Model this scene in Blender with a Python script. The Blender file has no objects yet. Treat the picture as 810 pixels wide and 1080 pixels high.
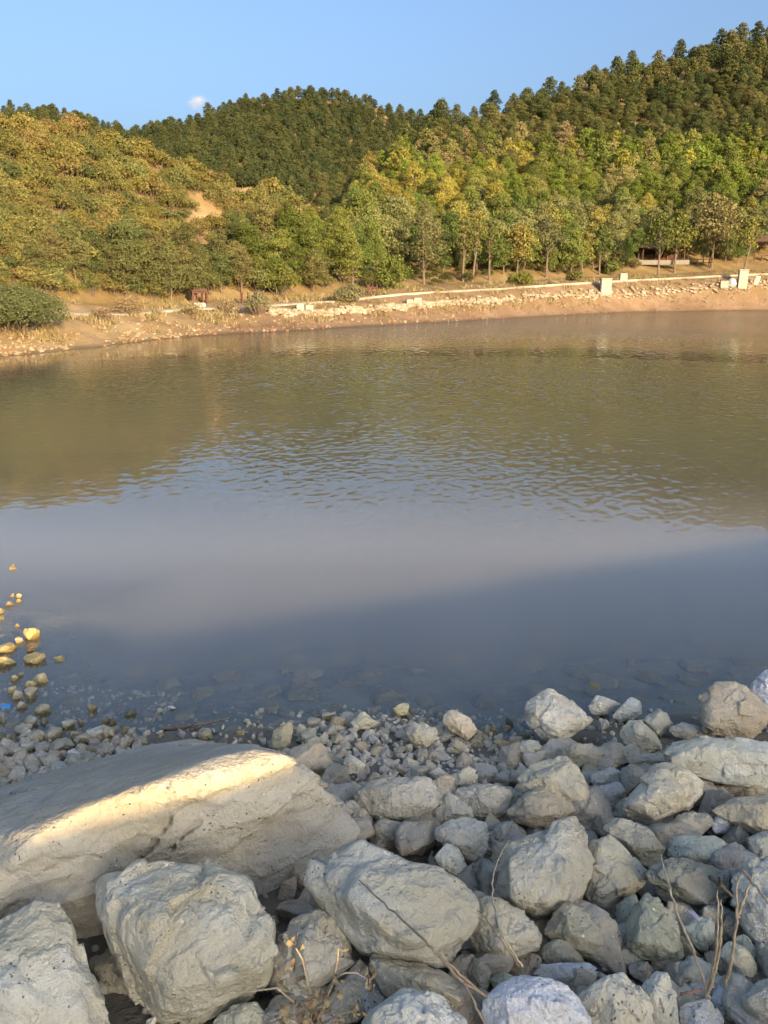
import bpy, bmesh, math, random
import numpy as np
from mathutils import Vector, Matrix, Euler

random.seed(7)
RNG = np.random.default_rng(11)
S = bpy.context.scene
R = math.radians

# ------------------------------------------------------------------ camera, sky, sun, exposure
CAM_H = 3.0
PITCH = R(16.5)
FPX = 812.0                                   # focal length in pixels of the 810x1080 photograph
cam_d = bpy.data.cameras.new("camera")
cam_d.sensor_fit = 'VERTICAL'
cam_d.angle = 2 * math.atan(540 / FPX)
cam_d.clip_start = 0.05
cam_d.clip_end = 9000
cam = bpy.data.objects.new("camera", cam_d)
S.collection.objects.link(cam)
cam.location = (0, 0, CAM_H)
cam.rotation_euler = (R(90) - PITCH, 0, 0)
S.camera = cam

SUN_EL, SUN_AZ = 15.0, 30.0                   # the sun stands behind the camera, to the right
world = bpy.data.worlds.new("World")
S.world = world
world.use_nodes = True
wn = world.node_tree.nodes
wl = world.node_tree.links
bg = wn.get("Background") or wn.new("ShaderNodeBackground")
sky = wn.new("ShaderNodeTexSky")
sky.sky_type = 'NISHITA'
sky.sun_disc = False
sky.sun_elevation = R(SUN_EL)
sky.sun_rotation = R(180 - SUN_AZ)
sky.altitude = 300
sky.air_density = 0.9
sky.dust_density = 10.0
sky.ozone_density = 3.0
wl.new(sky.outputs[0], bg.inputs[0])
bg.inputs[1].default_value = 0.15

sun_d = bpy.data.lights.new("sun", 'SUN')
sun_d.energy = 3.9
sun_d.angle = R(0.55)
sun_d.color = (1.0, 0.70, 0.335)
sun = bpy.data.objects.new("sun", sun_d)
S.collection.objects.link(sun)
_s = Vector((-math.sin(R(SUN_AZ)) * math.cos(R(SUN_EL)), math.cos(R(SUN_AZ)) * math.cos(R(SUN_EL)), -math.sin(R(SUN_EL))))
sun.rotation_euler = _s.to_track_quat('-Z', 'Y').to_euler()
sun.location = (20, -40, 30)

S.view_settings.view_transform = 'Standard'
S.view_settings.look = 'None'
S.view_settings.exposure = 1.36
S.view_settings.gamma = 1
S.view_settings.use_curve_mapping = False
S.render.engine = 'CYCLES'
S.cycles.use_denoising = True
S.cycles.denoising_input_passes = 'RGB_ALBEDO_NORMAL'
S.cycles.denoising_prefilter = 'ACCURATE'
try:
    world.cycles.sampling_method = 'MANUAL'
    world.cycles.sample_map_resolution = 2048
except Exception:
    pass
S.cycles.max_bounces = 6
S.cycles.volume_bounces = 4
S.cycles.diffuse_bounces = 3
S.cycles.glossy_bounces = 3
S.cycles.transmission_bounces = 4
S.cycles.transparent_max_bounces = 8
S.cycles.caustics_reflective = False
S.cycles.caustics_refractive = False

# ------------------------------------------------------------------ helpers
COL = S.collection
CP, SP = math.cos(PITCH), math.sin(PITCH)


def ray(px, py):
    """direction through a photo pixel, scaled so that its depth along the view axis is 1"""
    u = (np.asarray(px, float) - 405) / FPX
    v = (540 - np.asarray(py, float)) / FPX
    return u, CP + v * SP, -SP + v * CP


def at_depth(px, py, d):
    u, y, z = ray(px, py)
    return Vector((u * d, y * d, CAM_H + z * d))


def at_range(px, py, r):
    u, y, z = ray(px, py)
    h = np.hypot(u, y)
    return np.array([u / h * r, y / h * r, CAM_H + z / h * r])


def at_height(px, py, z0):
    u, y, z = ray(px, py)
    t = (z0 - CAM_H) / z
    return np.array([u * t, y * t, z0 + 0 * t])


def link(name, data, parent=None):
    o = bpy.data.objects.new(name, data)
    COL.objects.link(o)
    if parent is not None:
        o.parent = parent
    return o


def tag(o, label=None, cat=None, group=None, kind=None):
    if label: o["label"] = label
    if cat: o["category"] = cat
    if group: o["group"] = group
    if kind: o["kind"] = kind
    return o


def mesh_np(name, v, f, mats, smooth=False, mi=None):
    """mesh from arrays; f is an (n,3) or (n,4) int array or a list of such arrays"""
    if not isinstance(f, list): f = [f]
    f = [x for x in f if len(x)]
    me = bpy.data.meshes.new(name)
    nl = sum(x.size for x in f)
    nf = sum(len(x) for x in f)
    me.vertices.add(len(v)); me.loops.add(nl); me.polygons.add(nf)
    me.vertices.foreach_set("co", np.asarray(v, np.float32).ravel())
    me.loops.foreach_set("vertex_index", np.concatenate([x.ravel() for x in f]).astype(np.int32))
    tot = np.concatenate([np.full(len(x), x.shape[1]) for x in f])
    st = np.concatenate([[0], np.cumsum(tot)[:-1]])
    me.polygons.foreach_set("loop_start", st.astype(np.int32))
    try:
        me.polygons.foreach_set("loop_total", tot.astype(np.int32))
    except Exception:
        pass
    if mi is not None: me.polygons.foreach_set("material_index", np.asarray(mi, np.int32))
    me.polygons.foreach_set("use_smooth", np.full(nf, bool(smooth)))
    for m in mats: me.materials.append(m)
    me.update(calc_edges=True)
    me.validate()
    return me


def set_attr(me, name, arr, dtype='FLOAT'):
    a = me.attributes.new(name, 'FLOAT_COLOR' if dtype == 'COL' else 'FLOAT', 'POINT')
    if dtype == 'COL':
        c = np.ones((len(arr), 4), np.float32); c[:, :3] = arr
        a.data.foreach_set("color", c.ravel())
    else:
        a.data.foreach_set("value", np.asarray(arr, np.float32))


# --- gradient noise
_perm = np.random.default_rng(3).permutation(256)
_perm = np.concatenate([_perm, _perm, _perm])
_g = np.random.default_rng(4).normal(size=(256, 3)); _g /= np.linalg.norm(_g, axis=1)[:, None]


def perlin(p):
    p = np.asarray(p, float)
    i = np.floor(p).astype(int); f = p - i; i &= 255
    w = f * f * f * (f * (f * 6 - 15) + 10)
    out = 0
    for dx in (0, 1):
        for dy in (0, 1):
            for dz in (0, 1):
                hsh = _perm[_perm[_perm[(i[:, 0] + dx) & 255] + ((i[:, 1] + dy) & 255)] + ((i[:, 2] + dz) & 255)]
                d = f - np.array([dx, dy, dz])
                n = (np.take(_g, hsh, axis=0) * d).sum(1)
                ww = (w[:, 0] if dx else 1 - w[:, 0]) * (w[:, 1] if dy else 1 - w[:, 1]) * (w[:, 2] if dz else 1 - w[:, 2])
                out = out + n * ww
    return out


def fbm(p, oct=4, gain=0.5, ridged=False):
    p = np.asarray(p, float); a = 1.0; s = 0
    for k in range(oct):
        n = perlin(p * 2 ** k + 17.3 * k)
        s = s + a * ((0.35 - np.abs(n)) if ridged else n)
        a *= gain
    return s


def sstep(a, b, x):
    t = np.clip((x - a) / (b - a), 0, 1)
    return t * t * (3 - 2 * t)


# ------------------------------------------------------------------ materials
def new_mat(name):
    m = bpy.data.materials.new(name); m.use_nodes = True
    nt = m.node_tree
    for n in list(nt.nodes): nt.nodes.remove(n)
    out = nt.nodes.new("ShaderNodeOutputMaterial")
    return m, nt, out


class NB:
    def __init__(s, nt): s.nt = nt
    def n(s, t, **k):
        o = s.nt.nodes.new(t)
        for a, b in k.items(): setattr(o, a, b)
        return o
    def l(s, a, b): s.nt.links.new(a, b)
    def noise(s, vec, scale, detail=4, rough=0.55, dist=0.0):
        o = s.n("ShaderNodeTexNoise"); o.inputs["Scale"].default_value = scale; o.inputs["Detail"].default_value = detail
        o.inputs["Roughness"].default_value = rough; o.inputs["Distortion"].default_value = dist
        if vec is not None: s.l(vec, o.inputs["Vector"])
        return o.outputs["Fac"]
    def vor(s, vec, scale, feature='F1', out="Distance"):
        o = s.n("ShaderNodeTexVoronoi", feature=feature); o.inputs["Scale"].default_value = scale
        if vec is not None: s.l(vec, o.inputs["Vector"])
        return o.outputs[out]
    def rng(s, v, a, b, c=0.0, d=1.0, smooth=True):
        o = s.n("ShaderNodeMapRange")
        if smooth: o.interpolation_type = 'SMOOTHSTEP'
        for k, x in zip(("From Min", "From Max", "To Min", "To Max"), (a, b, c, d)): o.inputs[k].default_value = x
        s.l(v, o.inputs["Value"]); return o.outputs["Result"]
    def math(s, op, a, b=None):
        o = s.n("ShaderNodeMath", operation=op)
        for i, x in enumerate((a, b)):
            if x is None: continue
            if isinstance(x, (int, float)): o.inputs[i].default_value = x
            else: s.l(x, o.inputs[i])
        return o.outputs[0]
    def mix(s, fac, a, b, mode='MIX'):
        o = s.n("ShaderNodeMix", data_type='RGBA', blend_type=mode)
        for i, x in ((0, fac), (6, a), (7, b)):
            if isinstance(x, (int, float)): o.inputs[i].default_value = x
            elif isinstance(x, (tuple, list)): o.inputs[i].default_value = (*x[:3], 1)
            else: s.l(x, o.inputs[i])
        return o.outputs[2]
    def bump(s, h, strength, dist, normal=None):
        o = s.n("ShaderNodeBump"); o.inputs["Strength"].default_value = strength; o.inputs["Distance"].default_value = dist
        s.l(h, o.inputs["Height"])
        if normal is not None: s.l(normal, o.inputs["Normal"])
        return o.outputs["Normal"]
    def pbsdf(s, out, col, rough=0.8, normal=None, spec=0.3):
        b = s.n("ShaderNodeBsdfPrincipled")
        if isinstance(col, (tuple, list)): b.inputs["Base Color"].default_value = (*col[:3], 1)
        else: s.l(col, b.inputs["Base Color"])
        if isinstance(rough, (int, float)): b.inputs["Roughness"].default_value = rough
        else: s.l(rough, b.inputs["Roughness"])
        b.inputs["Specular IOR Level"].default_value = spec
        if normal is not None: s.l(normal, b.inputs["Normal"])
        s.l(b.outputs[0], out.inputs["Surface"]); return b


def rock_material():
    m, nt, out = new_mat("limestone"); b = NB(nt)
    tc = b.n("ShaderNodeTexCoord"); oi = b.n("ShaderNodeObjectInfo"); geo = b.n("ShaderNodeNewGeometry")
    off = b.n("ShaderNodeVectorMath", operation='MULTIPLY_ADD')
    b.l(oi.outputs["Random"], off.inputs[0]); off.inputs[1].default_value = (37, 91, 53); b.l(geo.outputs["Position"], off.inputs[2])
    v = off.outputs[0]
    n1 = b.noise(v, 2.2, 5, .6, .4); n2 = b.noise(v, 11, 6, .65, .3); n3 = b.noise(v, 70, 4, .7); n4 = b.noise(v, 4.5, 3, .5, .8)
    col = b.mix(b.rng(n1, .36, .66), b.mix(0.0, oi.outputs["Color"], (1, 1, 1)), b.mix(1.0, oi.outputs["Color"], (.80, .77, .70), 'MULTIPLY'))
    col = b.mix(b.math('MULTIPLY', b.rng(n4, .5, .72), .55), col, b.mix(1.0, oi.outputs["Color"], (.86, .80, .66), 'MULTIPLY'))
    col = b.mix(b.math('MULTIPLY', b.rng(n2, .52, .75), .5), col, b.mix(1.0, oi.outputs["Color"], (.66, .66, .66), 'MULTIPLY'))
    col = b.mix(b.math('MULTIPLY', b.rng(n2, .25, .42, 1, 0), .45), col, b.mix(1.0, oi.outputs["Color"], (1.22, 1.2, 1.16), 'MULTIPLY'))
    col = b.mix(b.math('MULTIPLY', b.rng(n3, .54, .70), .55), col, b.mix(1.0, oi.outputs["Color"], (.6, .58, .55), 'MULTIPLY'))
    # dark pits
    pit = b.rng(b.vor(v, 42), .06, .20, 1, 0)
    pit = b.math('MULTIPLY', pit, b.rng(b.noise(v, 7, 2), .5, .6))
    col = b.mix(b.math('MULTIPLY', pit, .8), col, (.12, .11, .09))
    # fine hairline seams
    seam = b.n("ShaderNodeTexVoronoi", feature='DISTANCE_TO_EDGE'); seam.inputs["Scale"].default_value = 3.1
    wv = b.n("ShaderNodeVectorMath", operation='MULTIPLY_ADD')
    nv = b.n("ShaderNodeTexNoise"); nv.inputs["Scale"].default_value = 3.5; nv.inputs["Detail"].default_value = 5; b.l(v, nv.inputs["Vector"])
    b.l(nv.outputs["Color"], wv.inputs[0]); wv.inputs[1].default_value = (.55, .55, .55); b.l(v, wv.inputs[2])
    b.l(wv.outputs[0], seam.inputs["Vector"])
    sm = b.math('MULTIPLY', b.rng(seam.outputs["Distance"], .0, .009, 1, 0), b.rng(b.noise(v, 2.6, 2), .60, .68))
    col = b.mix(b.math('MULTIPLY', sm, .12), col, (.17, .115, .095))
    # pale shell flecks
    fl = b.n("ShaderNodeTexVoronoi"); fl.inputs["Scale"].default_value = 26; b.l(v, fl.inputs["Vector"])
    sep = b.n("ShaderNodeSeparateColor"); b.l(fl.outputs["Color"], sep.inputs[0])
    f1 = b.math('MULTIPLY', b.rng(fl.outputs["Distance"], .10, .15, 1, 0), b.math('GREATER_THAN', sep.outputs[0], .80))
    nz = b.n("ShaderNodeSeparateXYZ"); b.l(geo.outputs["Normal"], nz.inputs[0])
    f1 = b.math('MULTIPLY', f1, b.rng(nz.outputs[2], .25, .5))
    f1 = b.math('MULTIPLY', f1, b.rng(b.noise(v, 3.2, 2), .45, .53))
    col = b.mix(f1, col, (.78, .77, .72))
    # wet, algae-dark band at and under the waterline
    pz = b.n("ShaderNodeSeparateXYZ"); b.l(geo.outputs["Position"], pz.inputs[0])
    zj = b.math('ADD', pz.outputs[2], b.math('MULTIPLY', b.math('SUBTRACT', n2, .5), .06))
    wet = b.rng(zj, .012, .05, 1, 0)
    col = b.mix(wet, col, b.mix(1.0, col, (.52, .49, .37), 'MULTIPLY'))
    rough = b.rng(wet, 0, 1, .88, .35)
    hgt = b.math('ADD', b.math('MULTIPLY', n2, .9), b.math('MULTIPLY', n3, .22))
    hgt = b.math('SUBTRACT', hgt, b.math('MULTIPLY', sm, .1))
    hgt = b.math('SUBTRACT', hgt, b.math('MULTIPLY', pit, .35))
    fac = b.vor(wv.outputs[0], 8.0)
    hgt = b.math('ADD', hgt, b.math('MULTIPLY', fac, .45))
    nrm = b.bump(hgt, 0.95, 0.055)
    b.pbsdf(out, col, rough, nrm, .25)
    return m


def leaf_material(name, attr=False, trans=0.25):
    m, nt, out = new_mat(name); b = NB(nt)
    geo = b.n("ShaderNodeNewGeometry")
    if attr:
        a = b.n("ShaderNodeAttribute"); a.attribute_name = "tint"; c0 = a.outputs["Color"]
    else:
        c0 = b.n("ShaderNodeObjectInfo").outputs["Color"]
    hs = b.n("ShaderNodeHueSaturation"); b.l(c0, hs.inputs["Color"])
    rp = geo.outputs["Random Per Island"]
    b.l(b.rng(rp, 0, 1, .485, .515, False), hs.inputs["Hue"])
    b.l(b.rng(rp, 0, 1, .66, 1.34, False), hs.inputs["Value"])
    hs.inputs["Saturation"].default_value = .90
    d = b.n("ShaderNodeBsdfDiffuse"); t = b.n("ShaderNodeBsdfTranslucent"); mx = b.n("ShaderNodeMixShader")
    b.l(hs.outputs[0], d.inputs[0]); b.l(hs.outputs[0], t.inputs[0]); mx.inputs[0].default_value = trans
    b.l(d.outputs[0], mx.inputs[1]); b.l(t.outputs[0], mx.inputs[2]); b.l(mx.outputs[0], out.inputs["Surface"])
    return m


def plain_material(name, col, rough=.8, nscale=14, var=.25, bump=.3, obj_color=False):
    m, nt, out = new_mat(name); b = NB(nt)
    tc = b.n("ShaderNodeTexCoord"); n = b.noise(tc.outputs["Object"], nscale, 5, .6)
    base = b.n("ShaderNodeObjectInfo").outputs["Color"] if obj_color else (*col, 1)
    c = b.mix(b.rng(n, .3, .7), b.mix(1.0, base, (1 - var,) * 3, 'MULTIPLY'), b.mix(1.0, base, (1 + var * .4,) * 3, 'MULTIPLY'))
    b.pbsdf(out, c, rough, b.bump(n, bump, .02), .25)
    return m


M_ROCK = rock_material()
M_LEAF = leaf_material("foliage")
M_LEAF_S = leaf_material("foliage_mass", True)
M_BARK = plain_material("bark", (.17, .13, .10), .9, 6, .4)
M_CONC = plain_material("concrete", (.22, .205, .18), .85, 5, .22)  # base wall toned down in colour for the tree shadow on it
M_WOOD = plain_material("shaded_wood", (.10, .042, .028), .7, 9, .35)  # reddish brown, darkened in colour for the tree shade over the pavilion
M_ROOF = plain_material("brown_roof", (.12, .07, .055), .8, 9, .3)
M_DRY = plain_material("dry_stalk", (.36, .27, .17), .8, 30, .35, obj_color=True)
M_WOODG = plain_material("driftwood", (.16, .14, .12), .8, 20, .4)
M_WHITE = plain_material("pale_scrap", (.75, .76, .78), .4, 10, .1, obj_color=True)


def ground_material(name="soil"):
    m, nt, out = new_mat(name); b = NB(nt)
    a = b.n("ShaderNodeAttribute"); a.attribute_name = "tint"
    geo = b.n("ShaderNodeNewGeometry"); v = geo.outputs["Position"]
    n1 = b.noise(v, .35, 6, .65); n2 = b.noise(v, 2.3, 6, .7); n3 = b.noise(v, 14, 4, .7)
    c = b.mix(b.rng(n1, .35, .65), b.mix(1.0, a.outputs["Color"], (.78, .74, .68), 'MULTIPLY'), a.outputs["Color"])
    c = b.mix(b.math('MULTIPLY', b.rng(n2, .5, .7), .5), c, b.mix(1.0, a.outputs["Color"], (.55, .52, .46), 'MULTIPLY'))
    c = b.mix(b.math('MULTIPLY', b.rng(n3, .56, .7), .4), c, b.mix(1.0, a.outputs["Color"], (1.35, 1.32, 1.25), 'MULTIPLY'))
    h = b.math('ADD', b.math('MULTIPLY', n2, 1.0), b.math('MULTIPLY', n3, .25))
    b.pbsdf(out, c, .92, b.bump(h, .8, .12), .15)
    return m


M_SOIL = ground_material()

# ------------------------------------------------------------------ the land across the water
def poly_az(pts):
    """pixels (x, y, range) -> arrays of azimuth, range, height"""
    P = np.array([at_range(x, y, r) for x, y, r in pts])
    az = np.arctan2(P[:, 0], P[:, 1]); o = np.argsort(az)
    return az[o], np.hypot(P[:, 0], P[:, 1])[o], P[:, 2][o]


_sh = [(-260, 408), (-120, 394), (0, 377), (50, 372), (100, 367), (180, 357), (270, 351), (320, 349), (388, 344), (460, 340), (530, 336), (600, 332), (668, 329), (740, 328), (810, 327), (960, 325), (1150, 323)]
_P = np.array([at_height(x, y, 0.0) for x, y in _sh])
SH_AZ = np.arctan2(_P[:, 0], _P[:, 1]); SH_R = np.hypot(_P[:, 0], _P[:, 1])


def r_shore(az): return np.interp(az, SH_AZ, SH_R)


def az_of(px, py):
    u, y, z = ray(px, py); return np.arctan2(u, y)


def offs_poly(pts, off):
    q = []
    for x, y in pts:
        q.append((x, y, float(r_shore(az_of(x, y))) + off))
    return q


WALL_PX = [(-260, 372), (-120, 362), (0, 354), (100, 347), (180, 341), (240, 334), (285, 331), (336, 333 - 1), (388, 328), (440, 323.6), (530, 317.5), (634, 313), (717, 308), (772, 303), (850, 299), (1000, 290), (1150, 284)]
PATH_PX = [(-260, 330), (-120, 329), (0, 328), (57, 328.5), (83, 331), (127, 331.5), (150, 330), (207, 325.5), (260, 325), (291, 322), (354, 318), (423, 310.5), (530, 304.6), (627, 298), (703, 294), (810, 289), (960, 281), (1150, 272)]
WALL = poly_az(offs_poly(WALL_PX, 4.0))
PATH = poly_az(offs_poly(PATH_PX, 8.5))
RIDGE_L = poly_az([(-330, 128, 80), (-100, 131, 73), (0, 141, 72), (60, 149, 73), (100, 156, 75), (190, 183, 80), (250, 199, 87), (310, 214, 90), (360, 246, 92), (400, 276, 94), (440, 298, 95), (500, 330, 95)])
RIDGE_C = poly_az([(-60, 215, 380), (60, 175, 380), (140, 147, 380), (165, 139, 380), (200, 131, 380), (250, 113, 385), (300, 104, 390), (350, 104, 390), (390, 111, 390), (420, 121, 390), (450, 130, 390), (520, 160, 390)])
RIDGE_F = poly_az([(-260, 140, 300), (-100, 120, 300), (0, 121, 300), (50, 119, 300), (100, 132, 300), (125, 143, 300), (160, 160, 300), (220, 200, 300)])
RIDGE_R = poly_az([(260, 265, 150), (300, 240, 160), (330, 214, 168), (370, 184, 178), (400, 176, 188), (430, 156, 196), (460, 136, 202), (520, 121, 212), (560, 110, 220), (600, 97, 228), (650, 79, 238), (700, 67, 246), (760, 52, 254), (810, 44, 260), (900, 26, 268), (1050, 0, 275), (1250, -20, 280)])


def itp(tab, az): return np.interp(az, tab[0], tab[1]), np.interp(az, tab[0], tab[2])


def land_h(x, y):
    x = np.asarray(x, float); y = np.asarray(y, float)
    az = np.arctan2(x, y); r = np.hypot(x, y)
    rs = r_shore(az); rw, zw = itp(WALL, az); rp, zp = itp(PATH, az)
    rf, zf = rp + 5.5, zp + 0.5
    # bed -> shore -> wall -> path -> foot
    z = np.where(r < rs, -0.16 * (rs - r), 0)
    z = np.maximum(z, -2.2)
    t = np.clip((r - rs) / (rw - rs), 0, 1); z = np.where(r >= rs, zw * (0.55 * t + 0.45 * t * t), z)
    t = np.clip((r - rw) / (rp - 1.3 - rw), 0, 1); z = np.where(r >= rw, zw + (zp - zw) * t ** 0.8, z)
    t = np.clip((r - rp - 1.3) / (rf - rp - 1.3), 0, 1); z = np.where(r >= rp + 1.3, zp + (zf - zp) * t, z)
    base = np.where(r >= rf, zf + 0.035 * (r - rf), z)
    rough = fbm(np.stack([x * .09, y * .09, 0 * x], -1), 4)
    out = base
    for (tab, r0, sh, back) in ((RIDGE_L, rf + 0.0, 1.02, .30), (RIDGE_C, 215 + 0 * r, 1.0, .35), (RIDGE_F, 180 + 0 * r, 1.0, .35), (RIDGE_R, rf + 5, 1.12, .30)):
        rr, zr = itp(tab, az)
        z0 = zf if tab is RIDGE_L or tab is RIDGE_R else zf + 5
        t = (r - r0) / (rr - r0)
        up = z0 + (zr - z0) * np.sign(t) * np.abs(t) ** sh
        dn = zr - back * (r - rr) * sstep(0, 25, r - rr)
        hh = np.where(t <= 1, up, dn) + rough * 3.2 * np.clip(t, 0, 1) * np.clip(1.15 - np.clip(t, 0, 1), 0.15, 1)
        hh = np.where((r > r0) & (rr > r0 + 4), hh, -99)
        out = np.maximum(out, hh)
    bank = sstep(0, 3, r - rs) * (1 - sstep(rf - rs - 1, rf - rs + 4, r - rs))
    onpath = 1 - sstep(1.4, 2.4, np.abs(r - rp))
    out = out + bank * (1 - onpath) * 0.28 * fbm(np.stack([x * .5, y * .5, 0 * x + 3], -1), 4)
    return out


AZ = np.linspace(R(-50), R(50), 460)
RR = np.concatenate([np.linspace(16, 30, 15), np.linspace(30.5, 135, 330), np.linspace(136.5, 420, 190), np.linspace(425, 900, 20)])
A2, R2 = np.meshgrid(AZ, RR, indexing='ij')
X2, Y2 = np.sin(A2) * R2, np.cos(A2) * R2
Z2 = land_h(X2.ravel(), Y2.ravel()).reshape(X2.shape)
nA, nR = X2.shape
ii = np.arange(nA * nR).reshape(nA, nR)
quads = np.stack([ii[:-1, :-1], ii[:-1, 1:], ii[1:, 1:], ii[1:, :-1]], -1).reshape(-1, 4)
V = np.stack([X2, Y2, Z2], -1).reshape(-1, 3)


def land_tint(x, y, z):
    az = np.arctan2(x, y); r = np.hypot(x, y)
    rs = r_shore(az); rw, _ = itp(WALL, az); rp, _ = itp(PATH, az)
    d = r - rs
    n = fbm(np.stack([x * .25, y * .25, 0 * x + 9], -1), 4); n2 = fbm(np.stack([x * .9, y * .9, 0 * x + 2], -1), 3)
    left = 1 - sstep(R(-20), R(-8), az)
    mud = np.array([.225, .165, .11]); clay = np.array([.20, .130, .085]); sand = np.array([.33, .25, .14]); dry = np.array([.215, .16, .085])
    hill = np.array([.20, .145, .065]); conc = np.array([.55, .50, .43])
    c = mud[None] + (clay - mud)[None] * np.clip(.5 + n2 * 1.2, 0, 1)[:, None]
    c = c + (sand[None] - c) * (left * .85)[:, None]
    up = sstep(2.2, 4.5, d + n * 2)
    c = c + ((dry[None] * .6 + c * .4) - c) * (up * np.clip(.5 + n * 1.6, 0, 1))[:, None]
    hl = sstep(2.0, 6.0, r - rp)
    bare = np.clip(.35 + 1.5 * n, 0, 1)
    c = c + ((hill[None] + (sand[None] - hill[None]) * (bare * .55)[:, None]) - c) * hl[:, None]
    wet = 1 - sstep(0.0, .16, z + n2 * .05)
    c = c * (1 - .45 * wet)[:, None]
    bedm = sstep(-.05, -.4, z)[:, None]
    c = c + (np.array([[.07, .07, .045]]) - c) * bedm
    return c


# bare sandy patches on the left hillside
me = mesh_np("hills", V, quads, [M_SOIL], smooth=True)
T = land_tint(V[:, 0], V[:, 1], V[:, 2])
relv = V - np.array([0, 0, CAM_H])
dep = relv[:, 1] * CP - relv[:, 2] * SP
pxv = 405 + FPX * relv[:, 0] / dep
pyv = 540 - FPX * (relv[:, 1] * SP + relv[:, 2] * CP) / dep
bare_patches = [(222, 232, 26, 17), (262, 204, 12, 12), (205, 214, 10, 6), (174, 222, 10, 4), (34, 190, 8, 5), (178, 206, 8, 5)]
for bx, by, bw, bh in bare_patches:
    q = at_range(bx, by, 80)
    w = np.exp(-(((pxv - bx) / bw) ** 2 + ((pyv - by) / bh) ** 2) * 1.2)
    T = T + (np.array([.32, .235, .13]) - T) * np.clip(w * 1.2, 0, 1)[:, None]
set_attr(me, "tint", T, 'COL')
tag(link("hills", me), kind='structure')

# path: a pale strip laid on the bank, with thickness
def strip(name, tab, halfw, h, mat, wob=0.0, lift=0.02):
    az = np.linspace(R(-34), R(36), 260)
    r, z = itp(tab, az)
    rows = []
    for o, dz in ((-halfw, -0.3), (-halfw, h), (halfw, h), (halfw, -0.3)):
        jit = wob * perlin(np.stack([az * 180, 0 * az + o * 3, 0 * az], -1))
        rows.append(np.stack([np.sin(az) * (r + o + jit), np.cos(az) * (r + o + jit), z + dz + lift], -1))
    V = np.concatenate(rows); n = len(az)
    f = []
    for k in range(3):
        a = np.arange(n - 1) + k * n
        f.append(np.stack([a, a + 1, a + n + 1, a + n], -1))
    return mesh_np(name, V, np.concatenate(f), [mat])


m_path = plain_material("pale_path", (.36, .31, .25), .9, .35, .45)
tag(link("path", strip("path", PATH, 1.6, .07, m_path)), kind='structure')

# ground sheet to the horizon, under everything
m_far, nt, out = new_mat("far_ground"); b = NB(nt)
b.pbsdf(out, b.mix(b.noise(b.n("ShaderNodeNewGeometry").outputs["Position"], .02, 6), (.10, .085, .045), (.17, .14, .08)), .95)
gv = np.array([(-4500, -4500, -6), (4500, -4500, -6), (4500, 4500, -6), (-4500, 4500, -6)], float)
tag(link("ground", mesh_np("ground", gv, np.array([[0, 1, 2, 3]]), [m_far])), kind='structure')

# ------------------------------------------------------------------ the dam slope under the rocks, up to the crest behind the camera
LX, LY = -1.69, 6.07                          # a point of the shadow edge on the water
LD = np.array([.925, .381]); LD /= np.linalg.norm(LD)
SH = np.array([-math.sin(R(SUN_AZ)), math.cos(R(SUN_AZ))])
CREST_Z = 3.6
SHADE_UP = .068
cr0 = np.array([LX, LY]) - SH * (CREST_Z / math.tan(R(SUN_EL)))
LN = np.array([-LD[1], LD[0]])                # normal towards the lake


def bank_z(x, y):
    """height of the gravel under the rocks, and of the lake bed in front of it"""
    x = np.asarray(x, float); y = np.asarray(y, float)
    ye = 4.86 + .10 * np.tanh(x) - .22 * sstep(-1.2, -2.2, x) - .35 * np.exp(-((x - 0.85) / .45) ** 2) * 1.0
    d = ye - y
    z = np.where(d > 0, .22 * d, .20 * d)
    shoal = sstep(-1.7, -3.5, x) * (1 - sstep(6.6, 10.4, y)) * sstep(4.6, 5.4, y)
    zb = np.maximum(z, -1.6)
    zb = zb + (np.maximum(zb, -.035 - .025 * (y - 5.0)) - zb) * shoal
    # steeper rise to the crest behind the photographer
    s = (x - cr0[0]) * LN[0] + (y - cr0[1]) * LN[1]        # distance in front of the crest line
    k = CREST_Z - .335 * s
    zb = np.where(y < 1.5, np.maximum(zb, k), zb)
    return zb


sa = np.concatenate([np.linspace(-60, -9, 30), np.linspace(-8.8, 8.8, 150), np.linspace(9, 60, 30)])
tb = np.concatenate([np.array([-30, -14, -6, -5.99]), np.linspace(0, 6, 20), np.linspace(6.2, 21, 150), np.linspace(21.5, 28, 10)])
SA, TB = np.meshgrid(sa, tb, indexing='ij')
DX = cr0[0] + SA * LD[0] + TB * LN[0]; DY = cr0[1] + SA * LD[1] + TB * LN[1]
DZ = bank_z(DX.ravel(), DY.ravel()).reshape(DX.shape)
DZ = np.where(TB <= 0, CREST_Z + SHADE_UP, DZ); DZ = np.where(TB < -6, CREST_Z - (-6 - TB) * .4, DZ)
nn = fbm(np.stack([DX.ravel() * 3, DY.ravel() * 3, 0 * DX.ravel()], -1), 4).reshape(DX.shape)
DZ = DZ + np.where(TB > .5, nn * .05, 0)
n0, n1 = DX.shape
ii = np.arange(n0 * n1).reshape(n0, n1)
quads = np.stack([ii[:-1, :-1], ii[1:, :-1], ii[1:, 1:], ii[:-1, 1:]], -1).reshape(-1, 4)
V = np.stack([DX, DY, DZ], -1).reshape(-1, 3)
me = mesh_np("dam_ground", V, quads, [M_SOIL], smooth=True)
bed = sstep(.06, -.02, V[:, 2])[:, None]
T = np.array([.19, .175, .14])[None] * (1 - bed) + np.array([.30, .285, .245])[None] * bed
set_attr(me, "tint", T, 'COL')
tag(link("shore_ground", me), kind='structure')

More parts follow.
